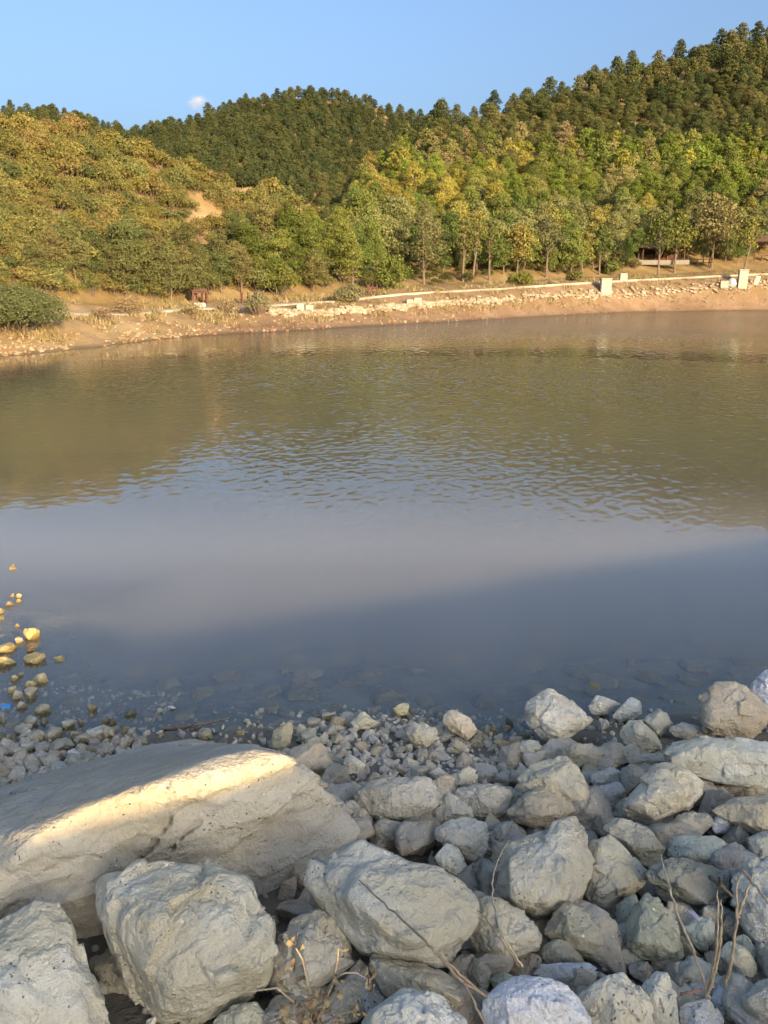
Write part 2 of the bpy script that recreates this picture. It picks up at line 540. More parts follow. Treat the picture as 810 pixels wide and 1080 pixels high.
# ------------------------------------------------------------------ water
def water_material():
    m, nt, out = new_mat("lake_water"); b = NB(nt)
    geo = b.n("ShaderNodeNewGeometry"); pos = geo.outputs["Position"]
    at = b.n("ShaderNodeAttribute"); at.attribute_name = "turbid"
    rp = b.n("ShaderNodeAttribute"); rp.attribute_name = "ripple"
    mp = b.n("ShaderNodeMapping"); b.l(pos, mp.inputs["Vector"]); mp.inputs["Scale"].default_value = (.75, 1.25, 1); mp.inputs["Rotation"].default_value = (0, 0, R(-14))
    w1 = b.noise(mp.outputs[0], 3.4, 3, .55, .3); w2 = b.noise(mp.outputs[0], 9.0, 2, .5); w3 = b.noise(mp.outputs[0], .55, 2, .5)
    hgt = b.math('ADD', b.math('MULTIPLY', w1, 1.0), b.math('MULTIPLY', w2, .28))
    hgt = b.math('MULTIPLY', hgt, rp.outputs["Fac"])
    hgt = b.math('ADD', hgt, b.math('MULTIPLY', w3, .05))
    nrm = b.bump(hgt, 1.0, .055)
    dt = b.n("ShaderNodeVectorMath", operation='DOT_PRODUCT'); b.l(nrm, dt.inputs[0]); b.l(geo.outputs["Incoming"], dt.inputs[1])
    inv = b.math('SUBTRACT', 1.0, b.math('MINIMUM', b.math('ABSOLUTE', dt.outputs["Value"]), 1.0))
    fres = b.math('ADD', .095, b.math('MULTIPLY', .905, b.math('POWER', inv, 5.0)))
    gl = b.n("ShaderNodeBsdfGlossy"); gl.inputs["Roughness"].default_value = .02; b.l(nrm, gl.inputs["Normal"])
    tr = b.n("ShaderNodeBsdfTransparent"); tr.inputs[0].default_value = (.78, .80, .74, 1)
    di = b.n("ShaderNodeBsdfPrincipled"); si = b.n("ShaderNodeAttribute"); si.attribute_name = "near_pale"; b.l(b.mix(si.outputs["Fac"], (.128, .120, .085), (.255, .246, .22)), di.inputs["Base Color"]); di.inputs["Roughness"].default_value = 1; di.inputs["Specular IOR Level"].default_value = 0
    di.subsurface_method = 'BURLEY'; di.inputs["Subsurface Weight"].default_value = 1; di.inputs["Subsurface Radius"].default_value = (.7, .7, .6); di.inputs["Subsurface Scale"].default_value = 1.9
    m1 = b.n("ShaderNodeMixShader"); b.l(at.outputs["Fac"], m1.inputs[0]); b.l(tr.outputs[0], m1.inputs[1]); b.l(di.outputs[0], m1.inputs[2])
    m2 = b.n("ShaderNodeMixShader"); b.l(fres, m2.inputs[0]); b.l(m1.outputs[0], m2.inputs[1]); b.l(gl.outputs[0], m2.inputs[2])
    b.l(m2.outputs[0], out.inputs["Surface"])
    return m


M_WATER = water_material()
wa = np.concatenate([np.linspace(R(-78), R(-34), 40), np.linspace(R(-33.5), R(33.5), 820), np.linspace(R(34), R(78), 40)])
wr = np.concatenate([np.linspace(2.0, 6.9, 80), np.linspace(7, 34, 460), np.linspace(34.15, 60, 130), np.linspace(60.5, 190, 60)])
WA, WR = np.meshgrid(wa, wr, indexing='ij')
n0, n1 = WA.shape; ii = np.arange(n0 * n1).reshape(n0, n1)
quads = np.stack([ii[:-1, :-1], ii[1:, :-1], ii[1:, 1:], ii[:-1, 1:]], -1).reshape(-1, 4)
wx, wy = (np.sin(WA) * WR).ravel(), (np.cos(WA) * WR).ravel()


def ripple_mask(x, y):
    patch = perlin(np.stack([x * .10, y * .07, 0 * x + 3], -1))
    m = sstep(7.6, 12.0, y - .10 * x + 4 * patch) * (.30 + .70 * sstep(-.40, -.02, x / np.maximum(y, 1) + patch * .15))
    return m * (.75 + .7 * np.clip(patch + .3, 0, 1))


rip = ripple_mask(wx, wy)
ca, sa_ = math.cos(R(-16)), math.sin(R(-16))
qx, qy = wx * ca - wy * sa_, wx * sa_ + wy * ca
wz = .0062 * perlin(np.stack([qx * 2.6, qy * 3.4, 0 * qx], -1)) + .0098 * perlin(np.stack([qx * 6.4, qy * 8.0, 0 * qx + 7], -1)) + .0030 * perlin(np.stack([qx * 9.5, qy * 12, 0 * qx + 7], -1)) * (1 - sstep(14, 26, WR.ravel()))
wz = wz * rip * (1 + .9 * sstep(13, 30, WR.ravel())) * (1 - sstep(44, 62, WR.ravel())) + .004 * perlin(np.stack([wx * .5, wy * .8, 0 * wx + 4], -1)) * sstep(5, 9, wy)
V = np.stack([wx, wy, wz], -1)
# keep the sheet inside the lake and in front of the dam
cx = V[quads].mean(1)
keep = (bank_z(cx[:, 0], cx[:, 1]) < .35)
az = np.arctan2(cx[:, 0], cx[:, 1])
keep &= (np.hypot(cx[:, 0], cx[:, 1]) < r_shore(az) + 6) | (cx[:, 1] < 12)
me = mesh_np("water", V, quads[keep], [M_WATER], smooth=True)
depth = np.maximum(-bank_z(V[:, 0], V[:, 1]), 0)
turb = np.where(V[:, 1] > 14, 1.0, np.maximum(1 - np.exp(-depth * 2.2), .95 * sstep(5.4, 9.0, V[:, 1])))
rip = rip * sstep(35, 60, WR.ravel()) * 1.1 + .02
set_attr(me, "near_pale", 1 - sstep(7.2, 12.5, V[:, 1] + 1.2 * perlin(np.stack([wx * .2, wy * .2, 0 * wx + 8], -1))))  # near water coloured paler, making up for weak sky reflection
set_attr(me, "turbid", turb); set_attr(me, "ripple", rip)
tag(link("water", me), kind='structure')

# ------------------------------------------------------------------ rocks
_ico = {}


def ico(n):
    if n not in _ico:
        bm = bmesh.new(); bmesh.ops.create_icosphere(bm, subdivisions=n, radius=1)
        v = np.array([q.co[:] for q in bm.verts]); f = np.array([[q.index for q in p.verts] for p in bm.faces]); bm.free()
        _ico[n] = (v / np.linalg.norm(v, axis=1)[:, None], f)
    return _ico[n]


def hull_planes(pts):
    bm = bmesh.new()
    for p in pts: bm.verts.new(p)
    bm.verts.ensure_lookup_table()
    bmesh.ops.convex_hull(bm, input=bm.verts[:], use_existing_faces=False)
    loose = [v for v in bm.verts if not v.link_faces]
    bmesh.ops.delete(bm, geom=loose, context='VERTS')
    bmesh.ops.recalc_face_normals(bm, faces=bm.faces[:])
    N = np.array([f.normal[:] for f in bm.faces]); C = np.array([f.calc_center_median()[:] for f in bm.faces])
    bm.free()
    return N, (N * C).sum(1)


def carve(N, d, sub, p=16, chips=10, seed=0, rough=.035, gain=.55, frac=1.0, view=None, cells=34):
    """a broken stone: directions of a sphere pushed out to the nearest of a set of cutting planes, edges worn, surface roughened"""
    rng = np.random.default_rng(seed)
    u, f = ico(sub)
    # a few extra small chips off the corners
    r0 = np.min(np.where((u @ N.T) > 1e-4, d[None] / np.maximum(u @ N.T, 1e-4), 1e9), axis=1)
    if chips:
        pts = u * r0[:, None]
        cn = rng.normal(size=(24, 3)); cn /= np.linalg.norm(cn, axis=1)[:, None]
        cd = (pts @ cn.T).max(0) * rng.uniform(.93, 1.0, 24)
        N = np.concatenate([N, cn]); d = np.concatenate([d, cd])
        if view is not None:                      # broad broken faces on the open side
            k = int(rng.integers(3, 6))
            fn = view[None] + rng.normal(size=(k, 3)) * .62; fn /= np.linalg.norm(fn, axis=1)[:, None]
            N = np.concatenate([N, fn]); d = np.concatenate([d, (pts @ fn.T).max(0) * rng.uniform(.74, .93, k)])
        cn = rng.normal(size=(chips, 3)); cn /= np.linalg.norm(cn, axis=1)[:, None]
        cd = (pts @ cn.T).max(0) * rng.uniform(.84, .97, chips)
        N = np.concatenate([N, cn]); d = np.concatenate([d, cd])
    q = u @ N.T
    q = np.where(q > 1e-4, d[None] / np.maximum(q, 1e-4), 1e6)
    mn = q.min(1)
    p = p * 5.0
    r = mn * ((mn[:, None] / q) ** p).sum(1) ** (-1.0 / p)
    r = r * 1.012
    v = u * r[:, None]
    o = rng.uniform(-50, 50, 3)
    nz = fbm(v * 1.7 + o, 3, .5) * 1.0 + fbm(v * 5 + o, 5, gain) * .65 + fbm(v * 3.2 + o + 9, 4, .6, True) * .7
    step = fbm(v * np.array([1.2, 1.2, 4.0]) + o + 4, 3, .5, True) * .35
    # fractured relief: every cell of the surface is a slightly tilted break of its own
    disp = rough * (nz * .5 + step)
    if frac:
        for (nc, ah, at) in ((cells, .014, .17), (cells * 5, .005, .10)):
            s_ = v[rng.integers(0, len(v), nc)] + rng.normal(size=(nc, 3)) * .05
            w_ = v + .06 * np.stack([perlin(v * 2.5 + o), perlin(v * 2.5 + o + 31), perlin(v * 2.5 + o + 77)], -1)
            best = np.full(len(v), 1e9); bi = np.zeros(len(v), int)
            for j in range(nc):
                q_ = ((w_ - s_[j]) ** 2).sum(1); m_ = q_ < best; best[m_] = q_[m_]; bi[m_] = j
            hc = rng.normal(size=nc) * ah; gc_ = rng.normal(size=(nc, 3)) * at
            disp = disp + frac * (hc[bi] + np.clip(((v - s_[bi]) * gc_[bi]).sum(1), -.06, .06))
    v = v * (1 + disp)[:, None]
    return v, f


ROCKS_PX = []
STONE = (.40, .375, .315)
PALE = (.50, .475, .41)
CREAM = (.52, .47, .37)
GREEN = (.335, .345, .29)
BROWN = (.33, .29, .225)
BLUE = (.42, .44, .46)
DARK = (.25, .24, .20)
WHITE = (.66, .66, .65)


def depth_on_bank(cx, cy, lift):
    lo, hi = .8, 14.0
    for _ in range(40):
        m = (lo + hi) / 2; p = at_depth(cx, cy, m)
        if p.z > float(bank_z(p.x, p.y)) + lift: lo = m
        else: hi = m
    return lo


def key_rock(name, label, outline, ridge=None, col=STONE, sub=5, thick=.55, front=.30, lift=.38, k=.45, seed=None, cat=None, rough=.035, depth=None, p=16, push=0.0, chips=9, group=None, frac=1.0):
    P = np.array(outline, float)
    c = (P.min(0) + P.max(0)) / 2
    w, hh = P.max(0) - P.min(0)
    seed = seed if seed is not None else int(c[0] * 7 + c[1] * 13)
    rng = np.random.default_rng(seed)
    D = depth or depth_on_bank(c[0], c[1], 0)
    size = math.sqrt(w * hh) / FPX * D
    if depth is None:
        D = depth_on_bank(c[0], c[1], lift * size) + push
        size = math.sqrt(w * hh) / FPX * D
    pts = []
    def W(x, y, toward):
        d = D * (1 + k * (c[1] - y) / FPX) - toward
        return at_depth(x, y, d)
    for x, y in P: pts.append(W(x, y, 0))
    if ridge:
        for q in ridge: pts.append(W(q[0], q[1], (q[2] if len(q) > 2 else front) * size))
    else:
        n = rng.integers(3, 6); a0 = rng.uniform(0, 6.28)
        for i in range(n):
            a = a0 + i * 6.283 / n + rng.uniform(-.4, .4)
            e = rng.uniform(.22, .5)
            pts.append(W(c[0] + math.cos(a) * w * .5 * e, c[1] - hh * .05 + math.sin(a) * hh * .5 * e, front * size * rng.uniform(.7, 1.15)))
    for x, y in P:
        e = rng.uniform(.55, .85)
        pts.append(W(c[0] + (x - c[0]) * e, c[1] + (y - c[1]) * e + hh * .1, -thick * size * rng.uniform(.6, 1)))
    A = np.array([q[:] for q in pts]); ctr = (A.max(0) + A.min(0)) / 2
    A = A - ctr; sc = np.abs(A).max(0)
    N, d = hull_planes([Vector(q) for q in (A / sc)])
    d = np.maximum(d, .05)
    vw = np.array([0, -.72, .69]) * sc; vw = vw / np.linalg.norm(vw)
    v, f = carve(N, d, sub, p=p, chips=chips, seed=seed, rough=rough, view=vw if ridge is None else None, frac=frac)
    me = mesh_np(name, v * sc, f, [M_ROCK], smooth=True)
    o = link(name, me); o.location = ctr
    cv = rng.uniform(.93, 1.07)
    o.color = (*[min(.8, q * cv * 1.5 * w_) for q, w_ in zip(col, (1.0, 1.0, .955))], 1)
    tag(o, label, cat or ("boulder" if "boulder" in name else "rock"), group)
    ROCKS_PX.append((P, c))
    return o


def boulder_crack(v):
    """a real groove where the front of the big boulder has split"""
    x, y, d = to_px(v.T)
    out = v.copy()
    for line_, wd in (([(177, 862), (176, 870), (168, 880), (160, 894), (148, 905), (143, 914)], 1.5), ([(212, 866), (203, 874), (190, 884), (180, 897)], 1.1)):
        L_ = np.array(line_, float); best = np.full(len(v), 1e9)
        wx_ = x + 2.2 * perlin(v * 30)
        for a, b_ in zip(L_[:-1], L_[1:]):
            t = np.clip(((wx_ - a[0]) * (b_[0] - a[0]) + (y - a[1]) * (b_[1] - a[1])) / ((b_ - a) ** 2).sum(), 0, 1)
            best = np.minimum(best, np.hypot(wx_ - a[0] - t * (b_[0] - a[0]), y - a[1] - t * (b_[1] - a[1])))
        g_ = np.exp(-(best / wd) ** 2) * (v[:, 2] > .3) * (d < 4.6)
        out = out + g_[:, None] * np.array([.0, .055, -.035])
    return out


def to_px(p):
    d = p[1] * CP - (p[2] - CAM_H) * SP
    return 405 + FPX * p[0] / d, 540 - FPX * (p[1] * SP + (p[2] - CAM_H) * CP) / d, d


def boulder_big():
    """the huge boulder at the left, its ridge just high enough to catch the low sun"""
    pts = []
    def Z(x, y, z): pts.append(at_height(x, y, z))
    for x, y, z in ((28, 902, .98), (52, 870, 1.06), (90, 851, 1.08), (130, 838, 1.09), (185, 815, 1.09), (230, 797, 1.09), (272, 789, 1.08), (306, 796, 1.05)): Z(x, y, z)
    for x, y, z in ((330, 820, .82), (352, 842, .72), (374, 858, .62), (380, 880, .52), (336, 905, .42), (322, 935, .32), (296, 975, .25)): Z(x, y, z)
    for x, y, z in ((-70, 985, .72), (0, 985, .62), (60, 985, .52), (100, 1010, .4), (200, 1000, .30)): Z(x, y, z)
    for x, y, z in ((-90, 900, .84), (-60, 940, .84)): Z(x, y, z)
    for x, y, z in ((-90, 858, .62), (0, 836, .60), (60, 815, .58), (110, 806, .55), (150, 787, .45), (200, 782, .42), (243, 786, .45)): Z(x, y, z)
    for x, y, z in ((-80, 858, .1), (60, 818, .02), (200, 790, .0), (330, 850, .1), (330, 890, .05), (100, 960, .1)): Z(x, y, z)
    A = np.array(pts); ctr = (A.max(0) + A.min(0)) / 2; A = A - ctr; sc = np.abs(A).max(0)
    N, d = hull_planes([Vector(q) for q in A / sc])
    v, f = carve(N, np.maximum(d, .05), 7, p=26, chips=0, seed=5, rough=.028, gain=.62, frac=.62, cells=44)
    v = boulder_crack(v * sc + ctr) ; v = (v - ctr) / sc
    o = link("boulder", mesh_np("boulder", v * sc, f, [M_ROCK], smooth=True)); o.location = ctr; o.color = (.57, .53, .435, 1)
    tag(o, "largest boulder of the bank, smooth and cracked, a golden strip of sunlight along its ridge", "boulder")
    ROCKS_PX.append((np.array([(0, 836), (60, 812), (150, 785), (243, 786), (306, 796), (352, 842), (380, 880), (336, 905), (293, 975), (100, 1000), (0, 975)], float), np.array([190, 880.])))


boulder_big()
K = key_rock
K("boulder", "pale boulder cut off by the bottom left corner, in front of the sunlit boulder", [(-20, 985), (0, 978), (36, 951), (60, 951), (75, 972), (92, 1016), (111, 1079), (112, 1130), (-50, 1130), (-60, 1010)], [(20, 985, .12), (62, 962, .08), (85, 1060, .2), (10, 1060, .3)], sub=6, col=(.47, .45, .39), lift=.28, rough=.03)
K("boulder", "craggy topped boulder leaning against the front of the sunlit boulder", [(102, 930), (104, 922), (150, 905), (195, 899), (235, 908), (260, 921), (276, 945), (291, 976), (288, 1010), (282, 1048), (250, 1062), (200, 1080), (165, 1088), (145, 1050), (128, 1025), (113, 990), (110, 965)], [(122, 975, .22), (160, 968, .3), (225, 962, .32), (262, 955, .25), (180, 1040, .3), (265, 1030, .22)], sub=7, col=(.43, .405, .335), lift=.30, rough=.055, p=13)
K("boulder", "broad flat faced boulder sprinkled with white shell flecks, right of the sunlit boulder", [(328, 915), (338, 898), (360, 887), (381, 882), (403, 884), (430, 895), (455, 906), (487, 933), (504, 952), (501, 969), (487, 996), (474, 1016), (452, 1015), (414, 1006), (381, 1004), (345, 965), (325, 940)], [(337, 925, .12), (366, 945, .26), (408, 978, .34), (440, 990, .30), (480, 985, .2), (400, 905, .1), (470, 945, .14), (413, 1002, .2)], sub=6, col=(.40, .39, .345), lift=.5, rough=.028)
K("boulder", "two faced boulder under the flecked boulder, its left face dark", [(290, 985), (328, 959), (356, 972), (375, 999), (375, 1013), (344, 1038), (317, 1052), (288, 1047)], [(328, 966, .1), (322, 990, .34), (326, 1034, .34), (360, 1010, .2)], sub=6, lift=.5, col=(.40, .375, .32))
K("boulder", "tall wedge shaped boulder with a pale right edge in the middle of the bank", [(522, 929), (535, 891), (564, 882), (584, 867), (607, 860), (613, 862), (622, 880), (624, 898), (627, 916), (622, 931), (611, 951), (587, 958), (569, 971), (547, 958), (524, 947)], [(604, 870, .1), (603, 905, .30), (594, 950, .28), (540, 910, .24), (545, 945, .3)], sub=6, col=(.43, .41, .355), lift=.5, rough=.04)
K("boulder", "long sloping cream boulder with a rusty hollow in its lower right end", [(654, 856), (668, 833), (686, 809), (699, 803), (719, 807), (741, 824), (741, 836), (728, 853), (719, 850), (703, 853), (686, 869), (666, 862)], [(700, 812, .18), (728, 826, .2), (720, 838, .3), (690, 848, .32), (668, 852, .22)], sub=6, col=(.52, .485, .40), lift=.5, rough=.03)
K("slab", "wide flat topped slab at the right edge of the picture below the squarish brown boulder", [(699, 799), (703, 781), (723, 778), (754, 777), (810, 783), (850, 789), (855, 838), (803, 833), (783, 824), (741, 821), (723, 815)], [(702, 800, .1), (724, 791, .16), (760, 790, .2), (815, 796, .2), (850, 800, .2)], sub=6, col=(.50, .49, .43), lift=.35, thick=.5, rough=.022, p=24, cat="rock")
K("boulder", "squarish brown boulder standing at the water edge on the right", [(738, 755), (741, 729), (754, 718), (781, 720), (792, 727), (812, 750), (810, 764), (799, 778), (772, 779), (741, 772)], [(752, 728, .2), (778, 731, .24), (800, 758, .2), (790, 768, .24), (748, 760, .28)], sub=6, col=(.40, .345, .27), lift=.5, rough=.03)
K("boulder", "large pale boulder at the water edge, its peak pointing up, in the middle right", [(552, 749), (560, 740), (578, 727), (586, 729), (624, 756), (622, 764), (607, 769), (589, 784), (571, 780), (560, 769)], [(580, 737, .15), (608, 757, .28), (588, 772, .3), (565, 752, .25)], sub=6, col=(.53, .50, .44), lift=.5, rough=.045)
K("boulder", "big light boulder sloping down to the right in front of the peaked boulder", [(544, 822), (560, 809), (589, 798), (599, 798), (611, 813), (627, 844), (618, 857), (602, 849), (585, 838), (567, 834), (551, 836)], [(598, 805, .16), (612, 830, .28), (580, 820, .3), (614, 850, .2)], sub=6, col=(.47, .445, .375), lift=.55)
K("boulder", "brown fronted boulder below the big light boulder", [(533, 858), (553, 838), (573, 830), (596, 838), (606, 855), (589, 868), (562, 874), (540, 866)], [(556, 841, .22), (580, 842, .28), (592, 858, .28), (560, 866, .34)], sub=6, col=(.40, .355, .285), lift=.5)
K("boulder", "rough crumbly grey boulder just right of the sunlit boulder", [(374, 838), (389, 824), (414, 818), (434, 825), (449, 820), (466, 834), (463, 848), (441, 864), (429, 869), (394, 864)], None, sub=6, col=(.36, .34, .30), lift=.5, rough=.075, p=11)
K("boulder", "grey green boulder with a pointed top standing near the dry stems", [(660, 980), (672, 951), (679, 938), (690, 944), (712, 964), (719, 982), (720, 1004), (712, 1019), (701, 1019), (683, 1008), (663, 1003)], [(678, 948, .16), (690, 965, .26), (708, 1000, .3), (672, 992, .3)], sub=6, col=GREEN, lift=.5, rough=.035)
K("boulder", "twin humped tan boulder left of the pointed grey green boulder", [(614, 955), (615, 945), (621, 925), (622, 884), (641, 879), (654, 889), (683, 922), (679, 934), (659, 949), (643, 962), (625, 960)], [(632, 892, .15), (646, 915, .25), (640, 930, .1), (655, 935, .28), (628, 950, .28)], sub=6, col=(.40, .375, .305), lift=.5)
K("boulder", "half hidden dark grey boulder in the middle of the right bank", [(681, 920), (690, 908), (703, 903), (726, 907), (746, 918), (772, 920), (772, 940), (754, 964), (737, 958), (714, 942), (688, 931)], [(715, 915, .2), (735, 925, .3), (712, 930, .3), (745, 948, .3)], sub=6, col=(.30, .295, .255), lift=.45)
K("boulder", "tall pale boulder cut by the right edge above the dry stems", [(772, 926), (786, 911), (812, 900), (845, 905), (850, 985), (812, 997), (799, 994), (786, 980), (774, 960)], [(790, 920, .15), (812, 945, .28), (800, 975, .25), (835, 950, .3)], sub=6, col=(.45, .445, .41), lift=.5)
K("boulder", "bluish white marbled boulder at the bottom of the picture", [(510, 1051), (524, 1040), (547, 1031), (573, 1027), (597, 1038), (607, 1050), (624, 1078), (620, 1110), (560, 1125), (512, 1100)], [(535, 1045, .2), (580, 1042, .2), (600, 1062, .28), (545, 1075, .28)], sub=6, col=(.54, .57, .62), lift=.5, rough=.05)
K("boulder", "cream angular boulder beside the bluish marbled one", [(606, 1048), (625, 1034), (644, 1024), (660, 1027), (678, 1040), (687, 1056), (690, 1095), (650, 1115), (615, 1098), (622, 1074)], [(640, 1036, .2), (664, 1045, .24), (655, 1080, .3)], sub=6, col=(.56, .53, .46), lift=.5, rough=.045)
K("boulder", "upright cream wedge of rock at the bottom, right of the angular cream boulder", [(674, 1035), (694, 1021), (703, 1026), (712, 1047), (720, 1085), (720, 1110), (690, 1110), (682, 1062)], [(698, 1030, .14), (704, 1055, .26), (690, 1050, .25)], sub=6, col=(.55, .50, .41), lift=.5)
K("boulder", "rounded grey boulder half cut by the bottom edge, below the flecked boulder", [(375, 1080), (406, 1053), (433, 1038), (452, 1044), (490, 1074), (500, 1115), (400, 1125), (370, 1110)], None, sub=6, col=(.46, .455, .42), lift=.5, rough=.03)
K("boulder", "low jagged tan boulder filling the gap under the flecked boulder", [(387, 1014), (398, 1006), (414, 1014), (452, 1016), (487, 1036), (510, 1053), (508, 1075), (487, 1078), (440, 1060), (400, 1050)], [(400, 1016, .15), (440, 1030, .25), (485, 1055, .3)], sub=6, col=(.39, .355, .28), lift=.35)
K("rock", "slanting brown rock with a dark overhang under its front face", [(503, 947), (524, 946), (542, 956), (558, 967), (576, 990), (569, 999), (547, 1004), (535, 1016), (513, 1018), (496, 993), (497, 968)], [(512, 955, .12), (524, 985, .16), (532, 1001, .34), (566, 993, .2)], sub=6, col=(.42, .385, .305), lift=.5)
K("rock", "many sided brown rock below the wedge shaped boulder", [(572, 980), (582, 964), (602, 951), (613, 953), (629, 967), (642, 993), (636, 1008), (620, 1011), (600, 1004), (585, 993)], [(598, 965, .24), (606, 985, .34), (628, 990, .2)], sub=6, col=(.35, .33, .265), lift=.5)
K("rock", "low faceted grey rock peeking out in front of the many sided brown rock", [(560, 1012), (576, 994), (589, 987), (604, 996), (617, 1010), (614, 1020), (590, 1024), (566, 1021)], None, col=(.37, .36, .30), lift=.4)
K("rock", "streaked grey slab lying just behind the bluish marbled boulder", [(560, 1026), (569, 1018), (600, 1015), (622, 1016), (634, 1025), (618, 1040), (600, 1042), (570, 1036)], None, col=BLUE, lift=.45)
K("rock", "smooth pale green rock left behind the pointed grey green boulder", [(647, 977), (650, 954), (670, 943), (676, 948), (668, 975), (663, 988)], None, col=(.37, .39, .335), lift=.5)
K("rock", "shadowy banded rock with a light top below the long sloping cream boulder", [(634, 874), (652, 861), (670, 864), (686, 876), (703, 893), (699, 903), (681, 914), (661, 898), (643, 883)], [(655, 868, .16), (680, 883, .22), (692, 897, .26), (664, 890, .32)], sub=6, col=(.38, .355, .29), lift=.5)
K("rock", "flat greenish rock behind the dark grey boulder on the right", [(703, 902), (703, 882), (730, 882), (754, 880), (777, 896), (766, 910), (741, 915)], None, col=(.39, .40, .345), lift=.45)
K("rock", "rounded blue grey rock at the right edge above the tall pale boulder", [(788, 884), (812, 875), (835, 890), (828, 908), (800, 911), (789, 901)], None, col=(.40, .41, .38), lift=.45)
K("rock", "dark flat topped rock under the hollow of the long sloping cream boulder", [(709, 862), (723, 857), (748, 856), (757, 864), (737, 883), (723, 883), (712, 872)], None, col=(.33, .31, .265), lift=.5)
K("rock", "small lilac white rock leaning on the tan ledge at the right", [(750, 869), (759, 857), (783, 856), (772, 877), (754, 881)], None, col=(.58, .57, .62), lift=.6)
K("ledge", "tan ledge of rock running out of the right edge below the wide slab", [(750, 855), (772, 842), (795, 839), (845, 836), (848, 885), (800, 884), (782, 872), (768, 866)], None, sub=6, col=(.43, .38, .29), lift=.4, cat="rock", rough=.05)
K("rock", "thin grey slab poking out left of the wide flat slab", [(661, 800), (678, 796), (699, 793), (704, 803), (686, 810), (663, 806)], None, col=(.37, .36, .31), lift=.45)
K("rock", "white rock at the top right of the bank, cut by the picture edge", [(790, 724), (803, 711), (815, 702), (840, 706), (842, 748), (808, 747), (798, 736)], None, sub=6, col=(.74, .74, .76), lift=.5, rough=.06)
K("rock", "low grey rock wedged behind the wide flat slab beside the brown boulder", [(706, 766), (719, 761), (748, 769), (759, 779), (723, 780), (710, 777)], None, col=(.37, .36, .31), lift=.4)
K("rock", "round shouldered grey rock at the waterline, left of the squarish brown boulder", [(677, 760), (692, 746), (701, 750), (710, 764), (697, 777), (683, 766)], None, col=(.40, .385, .33), lift=.5)
K("rock", "white pyramid shaped rock at the waterline between two grey ones", [(646, 755), (666, 733), (676, 739), (679, 751), (663, 761), (650, 761)], None, col=(.54, .53, .48), lift=.5, sub=6)
K("rock", "blocky cream rock in front of the white pyramid shaped rock", [(652, 773), (663, 759), (677, 760), (694, 776), (697, 791), (679, 797), (661, 789)], None, col=(.46, .44, .37), lift=.5, sub=6)
K("rock", "bluish rock wedged below the blocky cream rock", [(649, 797), (663, 783), (678, 787), (679, 797), (661, 800)], None, col=(.44, .44, .41), lift=.5)
K("rock", "flat topped pale rock in the water right of the peaked boulder", [(619, 746), (629, 732), (642, 737), (654, 743), (638, 754), (624, 754)], None, col=(.51, .48, .41), lift=.5)
K("stone", "small algae stained stone out in the water beyond the flat topped pale rock", [(617, 730), (621, 719), (633, 722), (632, 731), (624, 734)], None, col=(.36, .34, .20), lift=.5, cat="stone")
K("rock", "square grey rock at the waterline, lower left of the peaked boulder", [(539, 789), (553, 780), (571, 780), (571, 792), (560, 805), (544, 798)], None, col=(.42, .40, .33), lift=.5)
K("rock", "small upright oblong rock leaning below the peaked boulder", [(569, 789), (580, 781), (592, 797), (578, 806)], None, col=(.43, .42, .37), lift=.5)
K("rock", "ribbed brownish rock right below the peaked boulder", [(592, 794), (602, 784), (629, 783), (639, 797), (627, 811), (607, 809)], None, col=(.38, .35, .28), lift=.45, rough=.06)
K("rock", "light blue grey rock right of the big light boulder", [(623, 817), (642, 808), (659, 817), (656, 826), (633, 833), (624, 826)], None, col=(.46, .47, .46), lift=.5)
K("rock", "slanting grey rock behind the head of the long sloping cream boulder", [(655, 811), (669, 803), (682, 811), (677, 826), (653, 844), (652, 826)], None, col=(.37, .365, .33), lift=.45)
K("rock", "round tan rock like a ball, right of the tail of the big light boulder", [(625, 838), (633, 827), (647, 828), (650, 843), (638, 850)], None, col=(.42, .39, .32), lift=.5, p=10)
K("rock", "long low rock lying between the crumbly boulder and the flecked boulder", [(393, 875), (402, 863), (444, 871), (442, 890), (411, 891), (397, 884)], None, col=(.38, .36, .31), lift=.45)
K("rock", "flat topped speckled rock behind the rounded white rock", [(456, 878), (474, 865), (488, 862), (517, 870), (513, 896), (501, 910), (486, 903), (462, 887)], [(475, 872, .2), (508, 878, .18), (500, 892, .3), (480, 890, .3)], sub=6, col=(.45, .43, .365), lift=.5)
K("rock", "rounded white rock behind the right shoulder of the flecked boulder", [(457, 903), (468, 887), (485, 894), (493, 912), (488, 929), (465, 916)], None, sub=6, col=(.53, .50, .43), lift=.55, p=11)
K("rock", "pointed white rock with a sharp peak, behind the flat topped speckled rock", [(455, 855), (473, 834), (500, 853), (500, 863), (481, 866), (466, 869), (457, 868)], [(474, 842, .12), (478, 858, .3), (494, 858, .2)], sub=6, col=(.52, .49, .41), lift=.5)
K("rock", "small steep rock in the gap left of the sharp peaked white rock", [(440, 865), (453, 849), (459, 851), (457, 868), (444, 873)], None, col=(.38, .365, .32), lift=.5)
K("rock", "sunny toned oblong rock above the sharp peaked white rock", [(465, 823), (493, 809), (506, 816), (503, 823), (488, 836), (468, 833)], None, sub=6, col=(.47, .445, .37), lift=.5)
K("rock", "small tilted slab on the pebbles left of the sunny toned oblong rock", [(452, 815), (461, 808), (477, 819), (463, 826)], None, col=(.45, .43, .38), lift=.55)
K("rock", "broad cracked grey rock left of the brown fronted boulder", [(487, 838), (503, 824), (528, 828), (541, 838), (534, 858), (508, 866), (492, 849)], None, sub=6, col=(.38, .365, .315), lift=.45)
K("rock", "rough beige rock sitting on the pebbles at the water edge", [(425, 774), (439, 762), (461, 766), (464, 778), (453, 789), (438, 785)], None, sub=6, col=(.48, .45, .38), lift=.5, rough=.06)
